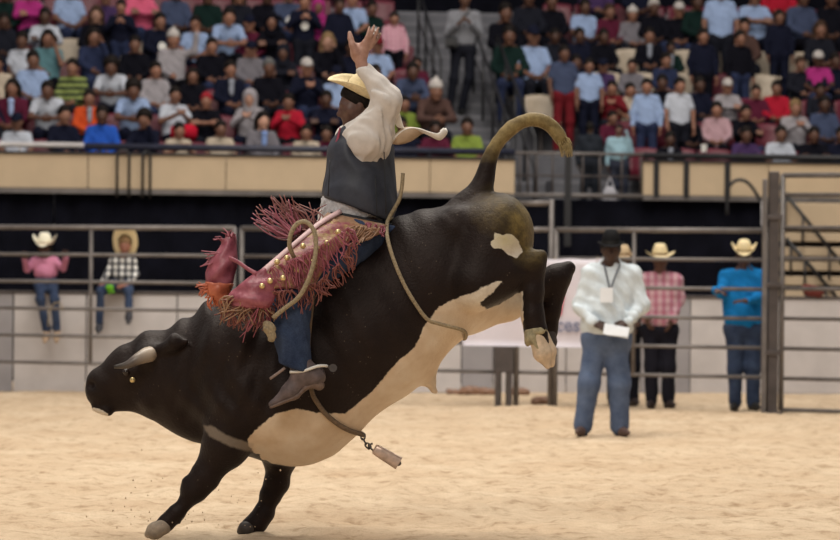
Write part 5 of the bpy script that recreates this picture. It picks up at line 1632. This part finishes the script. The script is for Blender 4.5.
# collar
rel_([cap(r_(347, 128, -.09), r_(358, 122, -.08), .014, .017, .01), cap(r_(347, 128, -.09), r_(343, 133, -.06), .014, .010, .01), cap(r_(358, 122, -.08), r_(368, 121, -.05), .017, .017, .01)], 'collar', 'shirt_white', .006)
rel_([cap(r_(340, 128, -.155), r_(337, 143, -.155), .006, .010, .005)], 'piping', M['leather'], .006, None, (.30, .05, .09))
# shirt tail / fleece between vest and belt
fl = [cap(r_(350, 207, -.065), r_(356, 210, -.06), .155, .155, .08), cap(r_(351, 207, .06), r_(356, 209, .05), .150, .150, .08), plane(r_(355, 221, 0), V3(.24, 0, -.97), .01), plane(r_(350, 190, 0), V3(0, 0, 1), .01)]
fz = wrinkle(.006, 75, 2); fz2 = wrinkle(.004, 120, 5)
rel_(fl, 'shirt_tail', simple('white_fleece', (0.56, 0.55, 0.57), .95, 0, 60, .18, .5, .01), .0085, lambda P: fz(P) + fz2(P))
# vest
vs = []
for dy in (-.07, .07):
    vs += [cap(r_(357, 156, dy), r_(357, 200, dy), .160, .170, .08), cap(r_(357, 200, dy), r_(359, 214, dy), .170, .172, .08)]
vs += [cap(r_(352, 133, -.10), r_(362, 150, -.10), .055, .11, .06), cap(r_(352, 133, .10), r_(362, 150, .10), .055, .11, .06), cap(r_(372, 150, 0), r_(372, 200, 0), .12, .13, .06)]
vs += [plane(r_(355, 209, 0), V3(-.34, 0, -.94), .01),
       plane(r_(372, 221, 0), V3(0.05, 0, -1), .01),
       dict(cap(r_(372, 138, -.40), r_(372, 120, -.40), .235, .25, .02), op='s'),
       dict(cap(r_(360, 118, 0), r_(358, 130, 0), .085, .08, .02), op='s')]
def vest_mat():
    m, nt, p = nodes_of('charcoal_leather')
    f = noise(nt, 9, 4, .6)
    nt.links.new(ramp(nt, f, [(.3, (.019, .022, .033)), (.7, (.046, .051, .070))]), p.inputs['Base Color'])
    p.inputs['Roughness'].default_value = .55; p.inputs['Specular IOR Level'].default_value = .4
    bump(nt, p, f, .3, .01); return m
M['vest'] = vest_mat()
vest = rel_(vs, 'vest', 'vest', .009, wrinkle(.004, 22, 3))
for (a, b) in (((330, 160), (328, 196)), ((384, 152), (386, 214)), ((375, 175), (377, 214)), ((350, 178), (350, 200))):
    MB().tube(curve_pts([r_(a[0], a[1], -.225), r_((a[0] + b[0]) / 2, (a[1] + b[1]) / 2, -.243), r_(b[0], b[1], -.240)], 4), .003, 5).build('seam', M['black_paint'], vest, smooth=True)
# belt
rel_([cap(r_(352, 216, -.065), r_(364, 219, -.06), .160, .165, .06), cap(r_(352, 216, .06), r_(364, 219, .06), .160, .165, .06), plane(r_(330, 210.5, 0), V3(.2, 0, .98), .003), plane(r_(330, 215, 0), V3(-.2, 0, -.98), .003)], 'belt', 'leather', .008, None, (.012, .012, .016))
# jeans
jn = [cap(r_(358, 222, -.07), r_(370, 228, -.07), .140, .150, .06), cap(r_(358, 222, .07), r_(370, 228, .07), .140, .150, .06)]
jn += chain([HIPN, KNN], [.145, .095], .05) + chain([HIPF, KNF], [.145, .095], .05)
jn += [cap(KNN, r_(290, 312, -.49), .098, .098, .05), cap(r_(290, 312, -.49), r_(295, 366, -.50), .098, .088, .03), cap(KNF, r_(285, 366, .50), .095, .085, .05)]
jn += [plane(r_(330, 214, 0), V3(.2, 0, .98), .004), plane(r_(293, 363, 0), V3(-.25, 0, -1), .004)]
rel_(jn, 'jeans', 'denim', .0095, wrinkle(.008, 22, 6))
# boots with heel, spur and strap
M['boot'] = simple('dusty_grey_boot', (0.115, 0.085, 0.085), .6, 0, 18, .35, .25)
def boot(q):
    dy = .50 * q
    bt = [cap(r_(298, 352, dy), r_(302, 369, dy), .062, .052, .03), cap(r_(302, 369, dy), r_(316, 376, dy), .055, .052, .03), cap(r_(304, 374, dy), r_(291, 391, dy), .052, .046, .04),
          cap(r_(291, 391, dy), r_(272, 404, dy), .044, .018, .03)]
    b_ = rel_(bt, 'boot', 'boot', .008, wrinkle(.003, 30, 5))
    sl = [cap(r_(297, 396, dy), r_(271, 407, dy), .014, .009, .01, (1, 3.0, 1)), cap(r_(306, 387, dy), r_(297, 396, dy), .012, .014, .01, (1, 2.6, 1)), cap(r_(319, 385, dy), r_(315, 381, dy), .030, .036, .01), cap(r_(318, 384, dy), r_(306, 387, dy), .012, .012, .02, (1, 2, 1))]
    link('sole', solid_mesh('sole', sl, .007), M['leather'], b_, color=(.16, .11, .09))
    MB().tube(curve_pts([r_(290, 372, dy - .05 * 1), r_(303, 371, dy - .068), r_(318, 366, dy - .055), r_(327, 366, dy), r_(318, 366, dy + .055), r_(303, 371, dy + .068), r_(290, 372, dy + .05)], 4), .008, 6).build('spur', M['paper'], b_, smooth=True)
    MB().tube([r_(325, 366, dy), r_(333, 368, dy)], [.010, .007], 6).tube([r_(333, 368, dy - .006), r_(333, 368, dy + .006)], .022, 10).build('rowel', M['chain'], b_)
    MB().tube(curve_pts([r_(285, 368, dy - .055), r_(277, 374, dy - .06), r_(270, 379, dy - .07)], 3), .008, 5).build('strap', M['leather'], b_, smooth=True).color = (.28, .2, .17, 1)
boot(-1); boot(1)
# hat
hu = V3(.40, -.05, .90); hf = V3(-.90, -.20, -.02)
hb = cowboy_hat(rider, r_(362, 93, -.03), V3(-.90, -.10, .42), V3(.42, -.22, .86), None, 'straw', 1.0, curl=.055, brim=.188, crown=.12, band=(.30, .20, .10))

# ------------------------------------------------------------------ chaps: bent leather sheets
def sheet(name, stations, mat, parent, th=.006, nu=6, nv=9, color=None, ripple=0.0, rf=30):
    """stations: (ax, ay, ady, bx, by, bdy, bulge) across the strip; thick bent sheet"""
    A_ = curve_pts([r_(s_[0], s_[1], s_[2]) for s_ in stations], nu)
    B_ = curve_pts([r_(s_[3], s_[4], s_[5]) for s_ in stations], nu)
    bg_ = np.interp(np.linspace(0, len(stations) - 1, len(A_)), range(len(stations)), [s_[6] for s_ in stations])
    G = np.zeros((len(A_), nv, 3))
    for i in range(len(A_)):
        for j in range(nv):
            t = j / (nv - 1)
            p = A_[i] * (1 - t) + B_[i] * t
            p = p + V3(0, -bg_[i] * math.sin(math.pi * t), 0)
            if ripple: p = p + V3(0, -1, 0) * ripple * math.sin(i * .9 + t * rf * .3) + V3(.3, 0, .4) * ripple * math.sin(t * rf * .5 + i * .5)
            G[i, j] = p
    du = np.gradient(G, axis=0); dv = np.gradient(G, axis=1)
    nn = np.cross(du, dv); nn /= (np.linalg.norm(nn, axis=2, keepdims=True) + 1e-9)
    V = np.concatenate([(G + nn * th / 2).reshape(-1, 3), (G - nn * th / 2).reshape(-1, 3)])
    n0 = len(A_) * nv; Fq = []
    for i in range(len(A_) - 1):
        for j in range(nv - 1):
            a = i * nv + j
            Fq.append((a, a + 1, a + nv + 1, a + nv)); Fq.append((n0 + a, n0 + a + nv, n0 + a + nv + 1, n0 + a + 1))
    for i in range(len(A_) - 1):
        for j in (0, nv - 1):
            a = i * nv + j; f = (a, a + nv, n0 + a + nv, n0 + a); Fq.append(f if j == 0 else f[::-1])
    for j in range(nv - 1):
        for i in (0, len(A_) - 1):
            a = i * nv + j; f = (a, n0 + a, n0 + a + 1, a + 1); Fq.append(f if i == 0 else f[::-1])
    return link(name, mesh_np(name, V, Fq), mat, parent, color=color)
def chap_mat(name, a, b):
    m, nt, p = nodes_of(name)
    f = noise(nt, 14, 4, .65)
    nt.links.new(ramp(nt, f, [(.3, a), (.7, b)]), p.inputs['Base Color'])
    p.inputs['Roughness'].default_value = .42; p.inputs['Specular IOR Level'].default_value = .5
    bump(nt, p, f, .3, .006); return m
PK = chap_mat('pink_leather', (.21, .042, .066), (.40, .12, .155))
PO = chap_mat('orange_leather', (.42, .10, .055), (.62, .19, .10))
BR = chap_mat('tan_leather', (.24, .13, .075), (.38, .22, .13))
PD = chap_mat('dark_rose_leather', (.15, .040, .038), (.28, .095, .075))
def tooled():
    m, nt, p = nodes_of('tooled_rose_leather')
    f = noise(nt, 22, 4, .7); f2 = noise(nt, 9, 3, .6)
    c = ramp(nt, f, [(.30, (.14, .035, .04)), (.45, (.30, .09, .10)), (.55, (.33, .19, .09)), (.66, (.50, .36, .17))])
    c = mixc(nt, ramp(nt, f2, [(.55, (0, 0, 0)), (.7, (.7, .7, .7))]), c, (.42, .13, .16))
    nt.links.new(c, p.inputs['Base Color']); p.inputs['Roughness'].default_value = .45
    bump(nt, p, f, .5, .01); return m
TL = tooled()
# thigh panel over the jeans
sheet('chap_panel', [(334, 217, -.22, 388, 230, -.24, .02), (318, 223, -.36, 366, 232, -.30, .05), (290, 246, -.48, 338, 250, -.44, .06), (262, 270, -.56, 322, 272, -.50, .05), (245, 287, -.58, 314, 290, -.54, .04)], TL, rider, .008, 5, 11, ripple=.008)
sheet('chap_yoke', [(327, 213, -.225, 387, 225, -.24, .02), (323, 218, -.29, 382, 233, -.27, .035), (317, 226, -.385, 362, 240, -.335, .045)], BR, rider, .009, 5, 9)
sheet('chap_edge', [(340, 209, -.22, 342, 213, -.24, 0), (318, 222, -.385, 321, 225, -.40, 0), (290, 245, -.50, 292, 249, -.515, 0), (262, 269, -.57, 265, 273, -.59, 0), (244, 286, -.59, 247, 290, -.61, 0)], simple('pale_edge_highlight', (.62, .42, .42), .5, 0, 20, .1, .1), rider, .008, 5, 3)  # pale strip paints the highlight along the top edge of the chap
sheet('chap_patch', [(334, 219, -.32, 352, 231, -.34, .03), (318, 236, -.44, 340, 247, -.42, .03), (303, 252, -.51, 320, 263, -.50, .03)], TL, rider, .008, 4, 7)
# flared wing at the knee
sheet('chap_wing', [(264, 268, -.58, 276, 282, -.60, .01), (254, 274, -.60, 276, 296, -.60, .03), (243, 282, -.60, 268, 308, -.62, .05), (232, 291, -.58, 254, 309, -.62, .05), (226, 300, -.56, 238, 308, -.58, .02)], PK, rider, .008, 4, 9, ripple=.012)
sheet('chap_strap', [(229, 256, -.50, 230, 260, -.50, 0), (238, 260, -.54, 238, 264, -.54, 0), (248, 267, -.58, 248, 271, -.58, 0), (258, 272, -.60, 256, 276, -.60, 0)], PK, rider, .010, 4, 3)
# upright wing of the other leg
sheet('chap_wing', [(219, 239, -.36, 235, 236, -.34, .02), (221, 245, -.36, 237, 247, -.34, .04), (212, 259, -.38, 237, 262, -.36, .06), (206, 272, -.38, 234, 276, -.36, .06), (206, 284, -.38, 232, 288, -.36, .05)], PK, rider, .008, 4, 9, ripple=.010)
sheet('chap_wing', [(206, 282, -.395, 233, 284, -.375, .06), (205, 290, -.40, 230, 292, -.38, .05), (213, 298, -.38, 228, 300, -.37, .04), (217, 306, -.36, 226, 307, -.36, .01)], PO, rider, .010, 4, 7, ripple=.010)
# conchos
for (px, py, dy) in ((303, 246, -.555), (287, 258, -.60), (277, 262, -.61), (327, 243, -.50), (313, 262, -.565), (297, 270, -.61), (283, 278, -.635), (270, 281, -.64), (338, 232, -.43), (262, 286, -.645)):
    c = r_(px, py, dy)
    MB().tube([c, c - V3(0, .006, 0), c - V3(0, .011, 0)], [.016, .015, .004], 10).build('concho', M['gold'], rider, smooth=True)
# fringe: loose leather strands, several bunches
def fringe(name, mat, n, start, end, dys, r=.0042, wig=5.0, seed=1, curl=0.0):
    rs = random.Random(seed); S = []
    for i in range(n):
        t = rs.random()
        k = int(t * (len(start) - 1)); f = t * (len(start) - 1) - k
        a = [start[k][j] * (1 - f) + start[k + 1][j] * f for j in (0, 1)]
        t2 = min(1, max(0, t + rs.uniform(-.12, .12))); k = min(int(t2 * (len(end) - 1)), len(end) - 2); f = t2 * (len(end) - 1) - k
        b = [end[k][j] * (1 - f) + end[k + 1][j] * f for j in (0, 1)]
        ln = rs.uniform(.55, 1.0)
        b = [a[j] + (b[j] - a[j]) * ln for j in (0, 1)]
        d0 = dys[0] + rs.uniform(-.03, .03); d1 = dys[1] + rs.uniform(-.05, .05)
        dx, dy = b[0] - a[0], b[1] - a[1]; L_ = math.hypot(dx, dy) + .1; nx_, ny_ = -dy / L_, dx / L_
        P = [r_(a[0], a[1], d0)]
        w = rs.uniform(-1, 1) * wig
        for q in (.33, .66, 1.0):
            o_ = w * math.sin(q * 3.14 * (1.0 + curl)) + rs.uniform(-.25, .25) * wig
            P.append(r_(a[0] + dx * q + nx_ * o_, a[1] + dy * q + ny_ * o_, d0 + (d1 - d0) * q))
        S.append(P)
    o = strands(S, r, r * .6, 4, 5).build(name, mat, rider, smooth=True)
    o['kind'] = 'stuff'
    return o
fringe('fringe', PD, 42, [(296, 240), (306, 234), (318, 224)], [(250, 216), (252, 202), (268, 196), (282, 193), (296, 197), (322, 202)], (-.30, -.25), .0045, 9, 11, .3)
fringe('fringe', PK, 26, [(290, 238), (300, 232)], [(249, 222), (254, 206), (272, 199), (290, 199)], (-.34, -.30), .005, 4, 12)
fringe('fringe', PD, 85, [(258, 292), (290, 290), (318, 282), (340, 262), (352, 240)], [(262, 318), (296, 322), (330, 300), (352, 282), (358, 258)], (-.60, -.58), .0045, 6, 13)
fringe('fringe', PK, 60, [(270, 268), (300, 256), (330, 240), (350, 226)], [(276, 296), (310, 290), (340, 268), (360, 246)], (-.61, -.60), .0045, 6, 14)
fringe('fringe', PD, 60, [(229, 300), (242, 306), (258, 306), (270, 304)], [(216, 318), (232, 330), (252, 334), (274, 330)], (-.58, -.55), .0045, 8, 15, .5)
fringe('fringe', BR, 40, [(232, 296), (250, 300), (268, 302)], [(212, 322), (240, 326), (274, 322)], (-.60, -.58), .0045, 8, 16, .6)
fringe('fringe', PK, 14, [(219, 240), (228, 237), (235, 237)], [(212, 244), (214, 232), (226, 226), (236, 232)], (-.36, -.36), .0045, 3, 17)
fringe('fringe', PK, 12, [(222, 252), (212, 262)], [(200, 248), (203, 262), (198, 268)], (-.38, -.38), .0045, 3, 18)
fringe('fringe', PO, 24, [(207, 282), (208, 292), (216, 302)], [(193, 282), (197, 294), (206, 308), (218, 314)], (-.40, -.38), .005, 3, 19)
fringe('fringe', PK, 10, [(258, 308), (264, 304)], [(236, 342), (258, 344), (280, 341)], (-.60, -.56), .0045, 3, 20)
fringe('fringe', BR, 26, [(352, 226), (362, 226), (372, 228), (380, 228)], [(334, 250), (346, 252), (356, 246), (366, 240)], (-.36, -.38), .005, 4, 21)
fringe('fringe', PK, 16, [(366, 222), (384, 226)], [(366, 236), (384, 240)], (-.28, -.30), .005, 3, 22)
# pale strips streaming behind the shoulder
WH = simple('white_satin', (.80, .76, .70), .5, 0, 14, .08, .1); TN = simple('tan_satin', (.46, .33, .22), .55, 0, 14, .12, .1)
e = tag(empty('streamer', B(395, 140, -.12)), 'white and tan ribbon streaming back from the shoulder of the rider', 'ribbon')
def lk(o):
    o.location = tuple(np.array(RP) - np.array(e.location)); return o
lk(sheet('white_strip', [(391, 108, -.20, 398, 106, -.20, .0), (393, 118, -.19, 401, 118, -.20, .0), (397, 126, -.17, 404, 128, -.19, .0), (404, 129, -.15, 408, 130, -.17, 0)], WH, e, .006, 4, 5))
lk(sheet('tan_strip', [(392, 138, -.15, 393, 144, -.15, 0), (396, 134, -.17, 398, 144.5, -.16, .01), (403, 128, -.18, 406, 143, -.16, .02), (411, 127, -.18, 413, 140, -.15, .02), (417, 128, -.17, 421, 134, -.14, .01), (424, 131, -.16, 425, 133, -.14, 0)], TN, e, .006, 5, 7))
lk(sheet('white_strip', [(392, 140, -.19, 392, 143, -.15, 0), (400, 132, -.19, 401, 136, -.165, 0), (409, 128, -.19, 410, 130, -.17, 0), (419, 128.5, -.185, 420, 131.5, -.16, 0), (430, 132, -.18, 430, 136, -.16, 0), (438, 133, -.17, 440, 140, -.14, .01), (443, 128, -.15, 447, 133, -.13, .01), (440, 131, -.14, 446, 128, -.12, 0)], WH, e, .006, 5, 5))

# ------------------------------------------------------------------ ropes and bell
def rope(name, pts, r, mat, label, cat='rope', n=6):
    P = curve_pts(pts, n); o0 = P[0]
    m = MB(); ns = 10
    m.tube([p - o0 for p in P], r, ns)
    o = m.build(name, M[mat], None, o0, True)
    tag(o, label, cat)
    return o
rope('flank_rope', [B(403, 173, -.18), B(402, 186, -.18), B(399, 200, -.18), B(390, 216, -.16), B(387, 224, -.20), B(387.5, 238, -.335), B(393, 258, -.385), B(402, 280, -.40), B(413, 300, -.40), B(427, 319, -.375), B(440, 324, -.345), B(462, 330, -.30), B(466, 336, -.15),
     B(462, 338, .1), B(448, 322, .33), B(424, 290, .40), B(404, 248, .36), B(396, 226, .20), B(392, 218, .0), B(390, 219, -.12)], .0105, 'rope', 'tan flank rope round the bull behind the rider, its end sticking up')
rope('bull_rope', [B(322, 236, .02), B(318, 240, -.20), B(316, 262, -.34), B(312, 300, -.395), B(308, 350, -.40), B(311, 388, -.40), B(318, 404, -.385), B(330, 418, -.33), B(346, 429, -.24), B(360, 434, -.10), B(362, 434, .10), B(340, 420, .30), B(322, 380, .39), B(314, 300, .40), B(316, 256, .30), B(320, 238, .12)], .0135, 'rope_brown',
     'brown braided rope passing round the chest of the bull under the boot')
rope('rope_tail', [B(318, 250, -.30), B(300, 262, -.50), B(290, 248, -.60), B(291, 234, -.62), B(297, 224, -.62), B(306, 222, -.63), B(314, 231, -.64), B(316, 248, -.65), B(313, 266, -.66), B(307, 283, -.66), B(298, 298, -.65), B(285, 308, -.63), B(273, 318, -.62)], .0125, 'rope',
     'pale rope looping over the pink chaps and down to the knee of the rider')
kn = solid_mesh('knot', [ell((0, 0, 0), (.030, .028, .036), .01), ell((.01, .0, -.045), (.024, .024, .030), .01), ell((-.02, -.01, .01), (.02, .02, .03), .01)], .006, wrinkle(.004, 90, 2))
o_ = bpy.data.objects['rope_tail']
link('knot', kn, M['rope'], o_, tuple(B(270, 328, -.62) - np.array(o_.location)))
# chain and cow bell below the chest
e = tag(empty('cow_bell', B(363, 434, -.10)), 'dusty pinkish metal cow bell swinging on a short chain under the bull', 'bell')
cb = lambda px, py, dy=-.10: B(px, py, dy) - B(363, 434, -.10)
pts = [cb(363, 434), cb(363, 439), cb(366, 444), cb(370, 447.5), cb(373.5, 451)]
for i in range(4):
    a, b = pts[i], pts[i + 1]; c = (a + b) / 2; d = (b - a) / np.linalg.norm(b - a); u = V3(0, 1, 0) if i % 2 else np.cross(d, V3(0, 1, 0))
    ring = [c + d * .019 * math.cos(q * math.pi / 5) + u * .012 * math.sin(q * math.pi / 5) for q in range(11)]
    MB().tube(ring, .0045, 6, cap=False).build('link', M['chain'], e, smooth=True)
def bell():
    a, b = cb(374, 448.5), cb(399, 463.5)
    d = (b - a); L = np.linalg.norm(d); d /= L
    u = V3(0, 1, 0); w = np.cross(d, u)
    V, Fc = [], []; n = 24
    prof = [(0, .3), (.0, .62), (.06, .80), (.3, .88), (.7, .95), (.97, 1.0), (1.0, 1.02), (1.0, .93), (.7, .86), (.2, .78)]
    for (t, s_) in prof:
        for k in range(n):
            an = 2 * math.pi * k / n
            ex = .6
            cx, sx = math.cos(an), math.sin(an)
            cx = math.copysign(abs(cx) ** ex, cx); sx = math.copysign(abs(sx) ** ex, sx)
            V.append(a + d * L * t + s_ * (w * cx * .037 + u * sx * .030))
    for i in range(len(prof) - 1):
        for k in range(n): Fc.append((i * n + k, i * n + (k + 1) % n, (i + 1) * n + (k + 1) % n, (i + 1) * n + k))
    Fc.append(tuple(range(n))[::-1])
    link('body', mesh_np('body', V, Fc), M['brass'], e)
    MB().tube([a - d * .02 + w * .02, a - d * .035, a - d * .02 - w * .02], .006, 6).build('loop', M['chain'], e, smooth=True)
    c = a + d * L * .35
    MB().tube([c, b + d * .0], .006, 6).tube([b - d * .03, b - d * .015, b, b + d * .012], [.006, .017, .017, .006], 10).build('clapper', M['chain'], e, smooth=True)
bell()
# sand grains thrown up around the fore hooves
rs = random.Random(21); mb = MB()
for i in range(70):
    hx, hy = rs.choice([(158, 530), (250, 530), (150, 525)])
    px, py = hx + rs.gauss(0, 26), hy - abs(rs.gauss(0, 26)); r = rs.uniform(.002, .006)
    c = B(px, py, rs.uniform(-.4, .4))
    if c[2] < .01: continue
    mb.add([c + V3(r, 0, 0), c + V3(-r * .7, r, 0), c + V3(-r * .7, -r, 0), c + V3(0, 0, r * 1.3), c + V3(0, 0, -r)], [(0, 1, 3), (1, 2, 3), (2, 0, 3), (1, 0, 4), (2, 1, 4), (0, 2, 4)])
tag(mb.build('sand', M['sand']), 'loose sand grains thrown up around the front hooves of the bull', 'sand', None, 'stuff')
